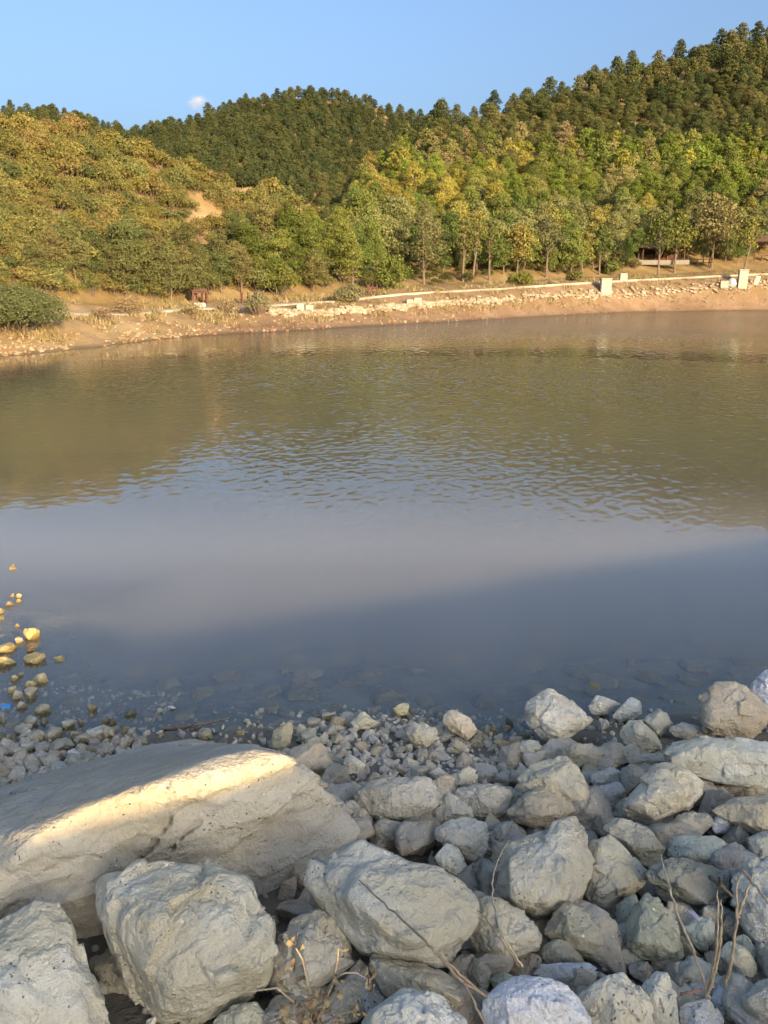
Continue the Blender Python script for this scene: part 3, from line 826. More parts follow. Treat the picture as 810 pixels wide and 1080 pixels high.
K("rock", "rusty white rock in the shallow water right of the rough beige rock", [(467, 763), (472, 749), (481, 748), (496, 757), (504, 771), (493, 781), (478, 772)], [(477, 755, .15), (486, 768, .28)], sub=6, col=(.52, .44, .34), lift=.55)
K("stone", "white topped stone in the shallow water, farthest left of the pebble spit", [(369, 761), (382, 749), (399, 763), (389, 769), (374, 769)], None, col=(.50, .47, .38), lift=.5, cat="stone")
K("stone", "yellowish stone in the water beyond the pebble spit", [(413, 748), (424, 741), (432, 741), (430, 753), (419, 757)], None, col=(.46, .41, .26), lift=.5, cat="stone")
K("stone", "light egg shaped stone on the pebbles behind the peak of the sunlit boulder", [(362, 806), (367, 793), (386, 807), (378, 817), (365, 816)], None, col=(.50, .47, .40), lift=.55, cat="stone")
K("rock", "tall pointed tan rock in the water just above the sunlit ridge", [(286, 779), (289, 770), (302, 760), (309, 764), (307, 784), (295, 794), (288, 789)], [(299, 768, .2), (298, 784, .25)], sub=6, col=(.40, .355, .25), lift=.5)
K("stone", "small tan stone beside the tall pointed rock in the water", [(312, 770), (320, 763), (326, 773), (320, 781), (313, 779)], None, col=(.40, .36, .27), lift=.5, cat="stone")
K("rock", "rounded rock tucked behind the right end of the sunlit boulder", [(364, 842), (385, 848), (393, 862), (392, 880), (380, 886), (366, 870)], None, col=(.44, .415, .35), lift=.5)
K("rock", "dim rock deep in the gap between the two front left boulders", [(94, 1012), (119, 998), (124, 1019), (139, 1047), (160, 1090), (108, 1095)], None, col=(.32, .30, .25), lift=.2, push=.15)
K("rock", "pale rock peeking from under the craggy topped boulder at the bottom edge", [(222, 1078), (250, 1057), (268, 1054), (284, 1074), (275, 1105), (230, 1105)], None, col=(.42, .41, .34), lift=.35)
K("rock", "rounded tan rock behind the dry weed at the bottom", [(338, 1062), (357, 1034), (373, 1031), (400, 1044), (400, 1056), (378, 1078), (345, 1085)], None, sub=6, col=(.42, .39, .32), lift=.4)
K("rock", "thin grey splinter standing beside the dry weed", [(303, 1050), (318, 1023), (325, 1034), (323, 1062), (308, 1064)], None, col=(.40, .41, .40), lift=.8)
K("rock", "narrow shaded rock standing in the hole under the slanting brown rock", [(492, 1026), (500, 1008), (512, 1012), (518, 1026), (514, 1048), (497, 1050)], None, col=(.36, .34, .27), lift=.35)
K("rock", "small mossy grey rock behind the bluish marbled boulder", [(515, 1033), (529, 1023), (545, 1031), (538, 1042), (522, 1044)], None, col=(.38, .39, .32), lift=.45)
K("stone", "small white block standing beside the low faceted grey rock", [(546, 1026), (553, 1010), (565, 1015), (559, 1029)], None, col=(.53, .52, .49), lift=.6, cat="stone")
K("stone", "small cube shaped stone between the marbled boulder and the dark hole", [(630, 1012), (640, 1009), (650, 1010), (652, 1023), (636, 1026)], None, col=(.42, .42, .40), lift=.5, cat="stone")
K("rock", "dark rock in the hole at the foot of the pointed grey green boulder", [(646, 1007), (661, 996), (682, 1016), (676, 1030), (652, 1026)], None, col=(.29, .285, .25), lift=.3)
K("rock", "round grey green rock right of the pointed grey green boulder", [(720, 978), (732, 968), (752, 968), (756, 991), (741, 1006), (729, 995)], None, sub=6, col=(.38, .395, .345), lift=.5, p=12)
K("rock", "smooth light cream rock lying among the dry stems", [(756, 1005), (766, 992), (786, 999), (796, 1011), (802, 1030), (786, 1031), (770, 1018)], None, sub=6, col=(.52, .49, .39), lift=.5, p=12)
K("rock", "dark green tinted rock behind the smooth cream rock", [(769, 991), (786, 986), (798, 1000), (806, 1020), (794, 1016)], None, col=(.32, .33, .27), lift=.4)
K("rock", "broken grey rock at the root of the dry stems", [(711, 1034), (714, 1017), (730, 1006), (754, 1018), (760, 1034), (746, 1051), (728, 1043)], None, sub=6, col=(.35, .345, .30), lift=.4)
K("rock", "blue grey rock at the bottom, right of the dry stems' root", [(749, 1054), (757, 1038), (772, 1036), (782, 1048), (780, 1068), (762, 1074)], None, col=(.41, .45, .49), lift=.5)
K("rock", "pale rock in the bottom right corner", [(780, 1052), (799, 1033), (815, 1030), (845, 1040), (845, 1085), (800, 1080), (783, 1066)], None, sub=6, col=(.47, .46, .42), lift=.5)
K("rock", "small white flake of rock beside the upright cream wedge", [(715, 1046), (721, 1035), (741, 1050), (720, 1060)], None, col=(.54, .53, .50), lift=.5)
K("rock", "white crumbly rock at the bottom edge near the right corner", [(718, 1062), (746, 1053), (765, 1072), (760, 1105), (722, 1105)], None, sub=6, col=(.56, .55, .54), lift=.45, rough=.07)
K("rock", "shadowed rock below the tall pale boulder at the right edge", [(755, 986), (766, 964), (784, 962), (788, 982), (770, 996)], None, col=(.29, .28, .24), lift=.3)
K("stone", "small lilac stone in the crevice right of the grey green boulder", [(711, 957), (724, 949), (728, 970), (716, 972)], None, col=(.42, .38, .47), lift=.4, cat="stone")
K("stone", "smooth oval grey stone behind the wedge shaped boulder", [(515, 881), (525, 868), (540, 865), (546, 875), (537, 889), (520, 892)], None, col=(.37, .37, .35), lift=.5, cat="stone", p=9)

# --- stones standing in the shallows at the left, sunlit ones painted yellow (x, y, w, h, colour, label)
SUNNY = (.50, .43, .28)  # warm yellow of the sunlight put into the stone colour
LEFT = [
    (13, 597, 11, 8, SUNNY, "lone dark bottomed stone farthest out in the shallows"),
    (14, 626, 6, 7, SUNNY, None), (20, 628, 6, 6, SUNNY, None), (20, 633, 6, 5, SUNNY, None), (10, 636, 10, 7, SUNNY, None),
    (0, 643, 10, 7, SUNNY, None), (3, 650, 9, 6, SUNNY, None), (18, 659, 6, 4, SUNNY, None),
    (34, 667, 15, 19, (.54, .42, .2), "pointed sunlit yellow stone standing upright in the sunny shallows"),
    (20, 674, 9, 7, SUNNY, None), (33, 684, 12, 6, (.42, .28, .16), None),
    (37, 693, 22, 12, (.54, .43, .22), "long sunlit golden stone below the pointed yellow stone"),
    (63, 693, 12, 6, SUNNY, "thin flat sunlit golden stone alone to the right of the long golden stone"),
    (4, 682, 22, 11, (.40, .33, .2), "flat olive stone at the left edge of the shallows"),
    (2, 697, 26, 15, (.55, .43, .2), "sunlit yellow stone cut by the left edge of the picture"),
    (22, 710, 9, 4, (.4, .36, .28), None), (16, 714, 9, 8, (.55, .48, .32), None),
    (44, 714, 17, 14, (.56, .48, .3), "round pale sunlit golden stone at the edge of the shade"),
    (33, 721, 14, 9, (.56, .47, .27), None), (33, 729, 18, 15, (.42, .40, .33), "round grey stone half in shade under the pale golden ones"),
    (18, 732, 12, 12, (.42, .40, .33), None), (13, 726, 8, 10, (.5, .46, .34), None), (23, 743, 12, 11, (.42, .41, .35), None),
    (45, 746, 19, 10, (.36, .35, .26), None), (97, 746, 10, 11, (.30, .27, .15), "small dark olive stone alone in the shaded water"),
    (3, 756, 14, 11, (.42, .42, .38), "grey stone with a scrap of blue plastic on it at the left edge"),
    (33, 759, 14, 11, (.38, .37, .31), None), (47, 759, 11, 8, (.36, .35, .28), None),
    (73, 762, 15, 11, (.44, .43, .36), None), (84, 760, 9, 9, (.30, .29, .2), None),
    (103, 770, 23, 11, (.58, .56, .48), "flat whitish stone at the end of the shaded shallows"),
    (88, 778, 20, 13, (.40, .39, .32), "dark grey stone touching the flat whitish one"),
    (57, 772, 18, 16, (.41, .40, .34), None), (25, 767, 17, 11, (.42, .41, .36), None), (36, 772, 11, 6, (.42, .41, .36), None),
    (65, 788, 29, 18, (.40, .39, .33), "largest grey stone of the stony margin behind the sunlit boulder"),
    (77, 797, 15, 15, (.62, .62, .62), "white stone leaning behind the back of the sunlit boulder"),
    (114, 792, 13, 12, (.38, .36, .30), None), (125, 791, 9, 9, (.38, .36, .30), None), (99, 791, 17, 12, (.28, .26, .22), None),
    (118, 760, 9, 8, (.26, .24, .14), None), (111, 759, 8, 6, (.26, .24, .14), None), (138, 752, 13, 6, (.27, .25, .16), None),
    (170, 777, 9, 11, (.50, .36, .25), "small pinkish stone on the far rim of the sunlit boulder"),
    (190, 774, 10, 11, (.36, .36, .36), None), (216, 774, 17, 12, (.40, .38, .28), "brown stone under the driftwood branch"),
    (168, 749, 8, 6, (.60, .60, .62), "white chip of stone in the shaded water above the driftwood"),
    (254, 774, 11, 7, (.32, .27, .15), None), (238, 782, 15, 7, (.20, .18, .14), None),
    (405, 757, 9, 6, (.66, .66, .62), "tiny white stone in the water beyond the pebble spit"),
    (391, 774, 16, 9, (.60, .58, .50), "white oblong stone on the pebble spit"),
    (406, 780, 10, 11, (.44, .42, .37), None), (385, 797, 12, 11, (.56, .54, .48), None), (408, 796, 13, 13, (.42, .40, .35), None),
    (447, 797, 16, 15, (.44, .41, .34), None), (432, 790, 10, 10, (.46, .43, .35), None), (522, 770, 11, 8, (.36, .34, .22), None), (519, 764, 9, 11, (.46, .43, .36), None),
    (539, 759, 11, 10, (.28, .27, .25), "small dark stone in the water left of the peaked boulder"),
    (516, 811, 9, 8, (.6, .59, .54), "white pebble at the rim of the small pool"),
    (549, 812, 18, 9, (.40, .38, .33), None), (637, 766, 12, 17, (.50, .48, .42), "knobbly white stone under the flat topped pale rock"),
    (778, 826, 13, 12, (.48, .46, .41), "small stone sitting on the edge of the wide flat slab"),
]
STONE_V = []
for i in range(12):
    rng = np.random.default_rng(100 + i)
    pts = rng.normal(size=(11, 3)); pts /= np.linalg.norm(pts, axis=1)[:, None]; pts *= rng.uniform(.8, 1.1, (11, 1))
    N, d = hull_planes([Vector(q) for q in pts * np.array([1, rng.uniform(.7, 1), rng.uniform(.62, .9)])])
    v, f = carve(N, np.maximum(d, .2), 5, p=15, chips=6, seed=i, rough=.045, cells=22)
    v = v / np.abs(v).max(0)
    STONE_V.append(mesh_np("stone", v, f, [M_ROCK], smooth=True))

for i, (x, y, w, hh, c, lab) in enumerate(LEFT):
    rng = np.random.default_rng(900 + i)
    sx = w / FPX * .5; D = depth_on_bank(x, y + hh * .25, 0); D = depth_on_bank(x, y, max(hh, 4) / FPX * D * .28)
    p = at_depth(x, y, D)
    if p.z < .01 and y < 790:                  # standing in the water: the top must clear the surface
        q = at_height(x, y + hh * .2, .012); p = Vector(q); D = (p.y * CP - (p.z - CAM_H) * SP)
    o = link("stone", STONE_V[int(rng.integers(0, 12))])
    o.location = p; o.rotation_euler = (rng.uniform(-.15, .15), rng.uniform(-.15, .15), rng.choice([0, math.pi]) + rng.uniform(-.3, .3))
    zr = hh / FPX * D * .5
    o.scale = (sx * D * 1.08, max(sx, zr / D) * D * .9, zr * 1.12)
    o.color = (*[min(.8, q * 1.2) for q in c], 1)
    if lab: tag(o, lab, "stone")
    elif y < 740: tag(o, "small sunlit yellowish stone breaking the surface of the sunny shallows at the left", "stone", "small sunny stones in the shallows")
    elif x < 150: tag(o, "small grey stone at the shaded left water margin", "stone", "small stones of the left margin")
    else: tag(o, "small stone on the pebbly water margin in the middle", "stone", "small stones of the middle margin")
    ROCKS_PX.append((np.array([(x - w / 2, y - hh / 2), (x + w / 2, y - hh / 2), (x + w / 2, y + hh / 2), (x - w / 2, y + hh / 2)]), np.array([x, y])))


def inside(poly, x, y):
    n = len(poly); r = False; j = n - 1
    for i in range(n):
        xi, yi = poly[i]; xj, yj = poly[j]
        if (yi > y) != (yj > y) and x < (xj - xi) * (y - yi) / (yj - yi) + xi: r = not r
        j = i
    return r


def to_px(p):
    d = p[1] * CP - (p[2] - CAM_H) * SP
    return 405 + FPX * p[0] / d, 540 - FPX * (p[1] * SP + (p[2] - CAM_H) * CP) / d, d


# --- the smaller stones that fill the gaps of the bank
placed = []
FILL = []
rng = np.random.default_rng(77)
cnt = {"gap": 0, "spit": 0, "left": 0, "sub": 0}
LIM = {"gap": 330, "spit": 120, "left": 80, "sub": 110}
tries = 0
while tries < 30000 and any(cnt[k] < LIM[k] for k in cnt):
    tries += 1
    zone = rng.choice(["gap", "gap", "spit", "left", "sub", "sub"])
    if cnt[zone] >= LIM[zone]: continue
    if zone == "gap": x = rng.uniform(300, 830); y = rng.uniform(800, 1090); r = rng.uniform(.05, .155)
    elif zone == "spit": x = rng.uniform(325, 560); y = rng.uniform(752, 838); r = rng.uniform(.03, .075)
    elif zone == "left": x = rng.uniform(-20, 150); y = rng.uniform(750, 830); r = rng.uniform(.03, .085)
    else: x = rng.uniform(-20, 800); y = rng.uniform(668, 790); r = rng.uniform(.05, .17)
    hid = False
    for P, c in ROCKS_PX:
        Q = c + (P - c) * .93
        if inside(Q, x, y): hid = True; break
    if hid and zone != "sub": continue
    D = depth_on_bank(x, y, .0)
    p = at_depth(x, y, D)
    if zone == "sub" and (p.z > -.03): continue
    if zone != "sub" and p.z < (-.06 if zone == 'spit' else -.03): continue
    if any((p - q).length < (r + s) * (.62 if zone != "sub" else .9) for q, s in placed): continue
    placed.append((p, r)); cnt[zone] += 1
    FILL.append((r / D, zone, p, r))

FILL.sort(key=lambda q: -q[0])
n_single = 0
rv, rf_, rc, rk = [], [], [], 0
for _, zone, p, r in FILL:
    me = STONE_V[int(rng.integers(0, 12))]
    flat = rng.uniform(.55, .9) if zone != "sub" else rng.uniform(.3, .5)
    zz = p.z + r * flat * (.60 if zone == 'gap' else .30)
    if zone == "sub": zz = min(p.z + r * .1, -.012 - r * flat)
    rot = Euler((rng.uniform(-.5, .5), rng.uniform(-.5, .5), rng.uniform(0, 6.28)) if zone != "sub" else (0, 0, rng.uniform(0, 6.28)))
    scl = (r * rng.uniform(.9, 1.25), r * rng.uniform(.75, 1.0), r * flat)
    base = np.array({"gap": (.40, .375, .32), "spit": (.41, .385, .31), "left": (.40, .385, .325), "sub": (.44, .42, .36)}[zone])
    tint = rng.choice([0, 0, 0, 1, 2, 3])
    if tint == 1: base = base * np.array([1.14, 1.08, .98])
    if tint == 2: base = base * np.array([.84, .88, .90])
    if tint == 3: base = base * np.array([1.05, .95, .82])
    c = np.clip(base * 1.36 * rng.uniform(.78, 1.2), 0, .8)
    if zone != "sub":
        n_single += 1
        if n_single > 226:                     # past 300 of the kind: the smallest ones together
            v = np.empty(len(me.vertices) * 3, np.float32); me.vertices.foreach_get("co", v); v = v.reshape(-1, 3)
            f = np.empty(len(me.polygons) * 3, np.int32); me.polygons.foreach_get("vertices", f); f = f.reshape(-1, 3)
            v = (v * np.array(scl)) @ np.array(rot.to_matrix()).T + np.array([p.x, p.y, zz])
            rv.append(v); rf_.append(f + rk); rk += len(v); rc.append(np.tile(c * .95, (len(v), 1)))
            continue
    o = link("submerged_stone" if zone == "sub" else "stone", me)
    o.location = (p.x, p.y, zz); o.rotation_euler = rot; o.scale = scl; o.color = (*c, 1)
    if zone == "gap": tag(o, "small angular stone filling a gap between the larger rocks", "stone", "small stones in the gaps of the bank")
    elif zone == "spit": tag(o, "small pebble of the stony spit at the water edge", "stone", "pebbles of the stony spit")
    elif zone == "left": tag(o, "small dull stone on the dark mud behind the sunlit boulder", "stone", "small stones on the left mud")
    else: tag(o, "stone lying dimly visible under the shallow water", "stone", "submerged stones near the bank")
me = mesh_np("rubble", np.concatenate(rv), np.concatenate(rf_), [M_ROCK], smooth=True)
o = link("rubble", me); o.color = (.54, .505, .43, 1)
tag(o, kind='stuff')

# --- loose gravel: nobody could count it
u1, f1 = ico(1)
gv, gf, gc = [], [], []
rng = np.random.default_rng(5); k = 0
for i in range(4200):
    zone = rng.random()
    if zone < .55: x = rng.uniform(-3.2, 4.2); y = rng.uniform(.9, 5.2)
    elif zone < .8: x = rng.normal(.2, .7); y = rng.uniform(3.4, 5.1)
    else: x = rng.uniform(-3.6, -1.6); y = rng.uniform(4.0, 5.6)
    r = rng.uniform(.008, .032)
    z = float(bank_z(x, y))
    A = rng.normal(size=(3, 3)); q, _ = np.linalg.qr(A)
    v = (u1 * rng.uniform(.65, 1.15, (len(u1), 1)) * np.array([1.2, .9, .65]) * r) @ q + np.array([x, y, z + r * .3])
    gv.append(v); gf.append(f1 + k); k += len(v)
    gc.append(np.tile(np.array([.56, .525, .44]) * rng.uniform(.6, 1.25), (len(v), 1)))
me = mesh_np("gravel", np.concatenate(gv), np.concatenate(gf), [M_SOIL], smooth=False)
set_attr(me, "tint", np.concatenate(gc), 'COL')
tag(link("gravel", me), kind='stuff')

# ------------------------------------------------------------------ trees
def cards(c, n, size, rng, droop=0.0, wide=1.0):
    """leaf cards (one quad each) at points c with outward directions n"""
    N = len(c)
    n = n + rng.normal(size=(N, 3)) * .55; n /= np.linalg.norm(n, axis=1)[:, None]
    a = np.cross(n, rng.normal(size=(N, 3))); a /= np.linalg.norm(a, axis=1)[:, None]
    b = np.cross(n, a)
    s = size * rng.uniform(.6, 1.35, N)[:, None]
    a = a * s * wide; b = b * s * .62
    bend = n * s * .25
    V = np.stack([c - a, c - b * .9 + bend, c + a * 1.05, c + b * .9 + bend], 1).reshape(-1, 3)
    F = np.arange(4 * N).reshape(N, 4)
    return V, F


def tube(pts, rad, sides=6):
    pts = np.asarray(pts, float); n = len(pts)
    V = []; F = []
    for i in range(n):
        t = pts[min(i + 1, n - 1)] - pts[max(i - 1, 0)]; t = t / (np.linalg.norm(t) + 1e-9)
        a = np.cross(t, [0.31, .17, .93] if abs(t[2]) < .9 else [1, .1, 0]); a /= np.linalg.norm(a); b = np.cross(t, a)
        for k in range(sides):
            w = 2 * math.pi * k / sides
            V.append(pts[i] + rad[i] * (math.cos(w) * a + math.sin(w) * b))
    for i in range(n - 1):
        for k in range(sides):
            F.append([i * sides + k, i * sides + (k + 1) % sides, (i + 1) * sides + (k + 1) % sides, (i + 1) * sides + k])
    return np.array(V), np.array(F)


def join(parts):
    V = []; F = []; k = 0
    for v, f in parts:
        V.append(v); F.append(f + k); k += len(v)
    return np.concatenate(V), np.concatenate(F)


def blob_leaves(blobs, per, size, rng, zmin=None):
    C = []; N = []
    for (c, r) in blobs:
        k = int(per * (np.prod(r)) ** (2 / 3))
        u = rng.normal(size=(k, 3)); u /= np.linalg.norm(u, axis=1)[:, None]
        u[:, 2] = np.where(u[:, 2] < -.45, -u[:, 2] * .6, u[:, 2])
        rr = rng.uniform(.62, 1.06, k)[:, None]
        C.append(c + u * r * rr); N.append(u / r)
    C = np.concatenate(C); N = np.concatenate(N); N /= np.linalg.norm(N, axis=1)[:, None]
    if zmin is not None: q = C[:, 2] > zmin; C, N = C[q], N[q]
    return cards(C, N, size, rng)


def broadleaf(seed, h=8.0, w=5.6, trunk=.22, nb=15, per=175, size=.155, open_=0.0):
    rng = np.random.default_rng(seed)
    wood = []; blobs = []
    lean = rng.normal(size=2) * .25
    P = [np.array([lean[0] * t, lean[1] * t, h * .8 * t]) for t in np.linspace(0, 1, 6)]
    wood.append(tube(P, [.16 * h / 8 * (1 - .8 * t) for t in np.linspace(0, 1, 6)]))
    for i in range(nb):
        t = (i + .5) / nb
        zc = h * (trunk + .08 + (1 - trunk - .16) * t)
        prof = math.sin(math.pi * min(1, (.18 + .80 * t))) ** .75
        a = i * 2.4 + rng.uniform(-.5, .5)
        rad = w * .5 * prof * rng.uniform(.35, .78)
        c = np.array([math.cos(a) * rad, math.sin(a) * rad, zc + rng.normal() * .25])
        s = w * rng.uniform(.17, .26) * (.75 + .5 * prof)
        blobs.append((c, np.array([s, s, s * rng.uniform(.7, .95)])))
        b0 = P[0] + (P[-1] - P[0]) * max(.25, (zc / h - .18) / .8)
        wood.append(tube([b0, (b0 + c) / 2 + [0, 0, -.1], c], [.05 * h / 8, .035 * h / 8, .012], 4))
    blobs.append((np.array([lean[0], lean[1], h * .9]), np.array([w * .2] * 3)))
    return join(wood), blob_leaves(blobs, per * (1 - open_), size, rng)


def pine(seed, h=7.6, w=5.2, per=1.7, size=.15):
    rng = np.random.default_rng(seed)
    wood = [tube([[0, 0, 0], [.05, 0, h * .5], [0, .05, h * .96]], [.17, .11, .03])]
    blobs = []
    n = 19
    for i in range(n):
        t = (i + .3) / n
        zc = h * (.20 + .70 * t)
        prof = (1 - t * .92) ** .42 * (.62 + .38 * min(1, t * 4))
        a = i * 2.4 + rng.uniform(-.6, .6)
        rad = w * .5 * prof * rng.uniform(.45, .85)
        c = np.array([math.cos(a) * rad, math.sin(a) * rad, zc])
        s = w * (.12 + .15 * prof) * rng.uniform(.8, 1.2)
        blobs.append((c, np.array([s, s, s * .62])))
        wood.append(tube([[0, 0, zc - .25], c], [.04, .012], 4))
    blobs.append((np.array([0, 0, h * .90]), np.array([w * .2, w * .2, w * .16])))
    return join(wood), blob_leaves(blobs, 120 * per, size, rng)


def shrub(seed, h=2.3, w=3.0, per=520, size=.085, nb=9):
    rng = np.random.default_rng(seed)
    wood = []; blobs = []
    for i in range(nb):
        a = i * 2.4; q = math.sqrt((i + .5) / nb)
        rad = w * .36 * q
        zc = h * (.72 - .42 * q * q) + rng.normal() * .1
        c = np.array([math.cos(a) * rad, math.sin(a) * rad, zc]); s = w * rng.uniform(.17, .25)
        blobs.append((c, np.array([s, s, s * rng.uniform(.75, 1.1)])))
        wood.append(tube([[c[0] * .15, c[1] * .15, 0], c * [.7, .7, .6], c], [.035, .025, .008], 4))
    return join(wood), blob_leaves(blobs, per, size, rng, .02)


def whole(name, wl_):
    (wv, wf), (lv, lf) = wl_
    V = np.concatenate([wv, lv]); F = np.concatenate([wf, lf + len(wv)])
    mi = np.concatenate([np.zeros(len(wf)), np.ones(len(lf))])
    return mesh_np(name, V, F, [M_BARK, M_LEAF], mi=mi)


def parts(name, wl_):
    (wv, wf), (lv, lf) = wl_
    return mesh_np(name + "_trunk", wv, wf, [M_BARK]), mesh_np(name + "_crown", lv, lf, [M_LEAF])


BROAD = [broadleaf(200 + i, 8, [5.4, 6.0, 4.6, 5.2, 6.4, 4.2, 5.6][i], [.16, .2, .18, .22, .14, .2, .12][i]) for i in range(7)]
PINE = [pine(300 + i, [6.8, 6.2, 7.2, 5.8, 6.6, 6.0][i], [5.2, 5.8, 4.8, 6.2, 5.4, 6.4][i]) for i in range(6)]
SHRUB = [shrub(400 + i, [2.2, 2.6, 2.0, 2.9, 2.4, 1.8][i], [3.0, 3.2, 3.3, 2.9, 3.6, 2.8][i]) for i in range(6)]
BROAD_M = [whole("broadleaf_tree", q) for q in BROAD]
PINE_M = [whole("pine_tree", q) for q in PINE]
SHRUB_M = [whole("oak_shrub", q) for q in SHRUB]

# --- where things stand: cast rays from the photographer's position onto the land, so trees are spread evenly over what is seen
RS = np.concatenate([np.linspace(30, 140, 420), np.linspace(140.5, 460, 420)])


def land_hits(px, py):
    u, y, z = ray(px, py)
    hz = np.hypot(u, y)
    X = (u / hz)[:, None] * RS[None]; Y = (y / hz)[:, None] * RS[None]
    Zr = CAM_H + (z / hz)[:, None] * RS[None]
    H = np.empty_like(X)
    for i in range(0, len(X), 400):
        H[i:i + 400] = land_h(X[i:i + 400].ravel(), Y[i:i + 400].ravel()).reshape(X[i:i + 400].shape)
    below = H > Zr
    idx = np.where(below.any(1), below.argmax(1), -1)
    ok = idx > 0
    k = np.maximum(idx, 0); a = np.arange(len(px))
    return ok, X[a, k], Y[a, k], H[a, k], RS[k]


def scatter(n, x0, x1, y0, y1, dist, seed, cond):
    """dart throwing in the view, with a minimum spacing"""
    rng = np.random.default_rng(seed)
    px = rng.uniform(x0, x1, n); py = rng.uniform(y0, y1, n)
    q = cond(px, py); px, py = px[q], py[q]
    keep = []; cell = {}
    for i in range(len(px)):
        dx, dy = dist(px[i], py[i])
        ci = (int(px[i] // 12), int(py[i] // 12)); bad = False
        for a in (-2, -1, 0, 1, 2):
            for b_ in (-2, -1, 0, 1, 2):
                for j in cell.get((ci[0] + a, ci[1] + b_), ()):
                    if ((px[i] - px[j]) / dx) ** 2 + ((py[i] - py[j]) / dy) ** 2 < 1: bad = True; break
                if bad: break
            if bad: break
        if not bad: keep.append(i); cell.setdefault(ci, []).append(i)
    px, py = px[keep], py[keep]
    ok, X, Y, Z, r = land_hits(px, py)
    return [(px[i], py[i], X[i], Y[i], Z[i], r[i]) for i in range(len(px)) if ok[i]]


def line(pts, x): return np.interp(x, [p[0] for p in pts], [p[1] for p in pts])


SKY_L = [(-40, 112), (0, 122), (100, 136), (190, 166), (250, 190), (310, 206), (360, 236), (400, 264), (440, 290)]
PATH_TOP = [(0, 326), (150, 327), (260, 322), (354, 315), (423, 307), (530, 300), (627, 293), (810, 283), (1000, 268), (1100, 262)]
R_LOW = [(330, 300), (380, 200), (430, 168), (500, 158), (580, 160), (640, 165), (720, 170), (810, 165)]  # above it pines
forest_stuff = []


def plant(meshes, spec, name, label, cat, group, colf, scalef, rng, sink=.1):
    px, py, X, Y, Z, r = spec
    k = int(rng.integers(0, len(meshes)))
    o = link(name, meshes[k])
    s = scalef(px, py, r)
    o.location = (X, Y, Z - sink * s)
    o.rotation_euler = (rng.normal() * .04, rng.normal() * .04, rng.uniform(0, 6.28))
    o.scale = (s * rng.uniform(.9, 1.12), s * rng.uniform(.9, 1.12), s * rng.uniform(.88, 1.15))
    o.color = (*colf(px, py, r, rng), 1)
    tag(o, label, cat, group)
    return o


def stuff_forest(name, srcs, specs, colf, scalef, rng):
    """the rest of a kind, merged into one mass"""
    Vs = []; Fs = []; Ts = []; Ms = []; k = 0
    for sp in specs:
        (wv, wf), (lv, lf) = srcs[int(rng.integers(0, len(srcs)))]
        sel = rng.random(len(lf)) < .34
        lvv = lv.reshape(-1, 4, 3)[sel]
        cc = lvv.mean(1, keepdims=True); lvv = (cc + (lvv - cc) * 1.7).reshape(-1, 3)
        lff = np.arange(len(lvv)).reshape(-1, 4)
        s = scalef(sp[0], sp[1], sp[5]); a = rng.uniform(0, 6.28)
        Rm = np.array([[math.cos(a), -math.sin(a), 0], [math.sin(a), math.cos(a), 0], [0, 0, 1]])
        v = np.concatenate([wv[:36], lvv]) * s * np.array([1, 1, rng.uniform(.9, 1.12)]) @ Rm.T + np.array([sp[2], sp[3], sp[4] - .1 * s])
        nw = min(36, len(wv)); wf_ = wf[(wf < nw).all(1)]
        Vs.append(v); Fs.append(np.concatenate([wf_, lff + nw]) + k); Ms.append(np.concatenate([np.zeros(len(wf_)), np.ones(len(lff))])); k += len(v)
        Ts.append(np.tile(colf(sp[0], sp[1], sp[5], rng), (len(v), 1)))
    if not Vs: return
    me = mesh_np(name, np.concatenate(Vs), np.concatenate(Fs), [M_BARK, M_LEAF_S], mi=np.concatenate(Ms))
    set_attr(me, "tint", np.concatenate(Ts), 'COL')
    tag(link(name, me), kind='stuff')


def pick(rng, opts):
    opts = [(a, np.array(c) * 1.08) for a, c in opts]
    w = np.array([o[0] for o in opts], float); c = opts[rng.choice(len(opts), p=w / w.sum())][1]
    return np.array(c) * rng.uniform(.82, 1.2)


# --- left hillside: olive and ochre oak scrub
def bare(px, py):
    b_ = np.zeros(np.shape(px), bool)
    for bx, by, bw, bh in bare_patches: b_ |= ((px - bx) / (bw * .9)) ** 2 + ((py - by) / (bh * .9)) ** 2 < 1
    return b_


def col_left(px, py, r, rng): return col_left0(px, py, r, rng) * np.array([.96, 1.02, 1.0])


def col_left0(px, py, r, rng):
    t = np.clip((py - 130) / 150, 0, 1)
    if rng.random() > t: return pick(rng, [(4, (.195, .158, .040)), (3, (.170, .150, .040)), (.7, (.20, .135, .045)), (1, (.13, .130, .040))])
    return pick(rng, [(3, (.170, .150, .046)), (3, (.140, .140, .045)), (1, (.19, .145, .045)), (1, (.10, .115, .04))])


left = scatter(11000, -170, 440, 112, 318, lambda x, y: ((9.5, 6.0) if y < 180 else (12, 7.5)) if y < 250 else (15, 9), 1,
               lambda x, y: (y > line(SKY_L, x) + 1) & (y < line(PATH_TOP, x) - 10) & ~bare(x, y))
left = [q for q in left if q[5] < 135]
left.sort(key=lambda q: q[5] + (1000 if q[0] < -40 else 0))
rng = np.random.default_rng(21)
sc_left = lambda px, py, r: float(rng.uniform(.55, 1.0) * (.55 + .45 * r / 85))
for i, q in enumerate(left[:300]):
    lab = "olive scrub oak in the dense cover of the left hillside" if q[1] > 215 else "ochre scrub oak high on the left hillside"
    plant(SHRUB_M, q, "oak_shrub", lab, "shrub", "scrub oaks on the left hillside, " + ("lower half" if q[1] > 215 else "upper half"), col_left, sc_left, rng)
stuff_forest("scrub_cover", SHRUB, left[300:], col_left, sc_left, rng)

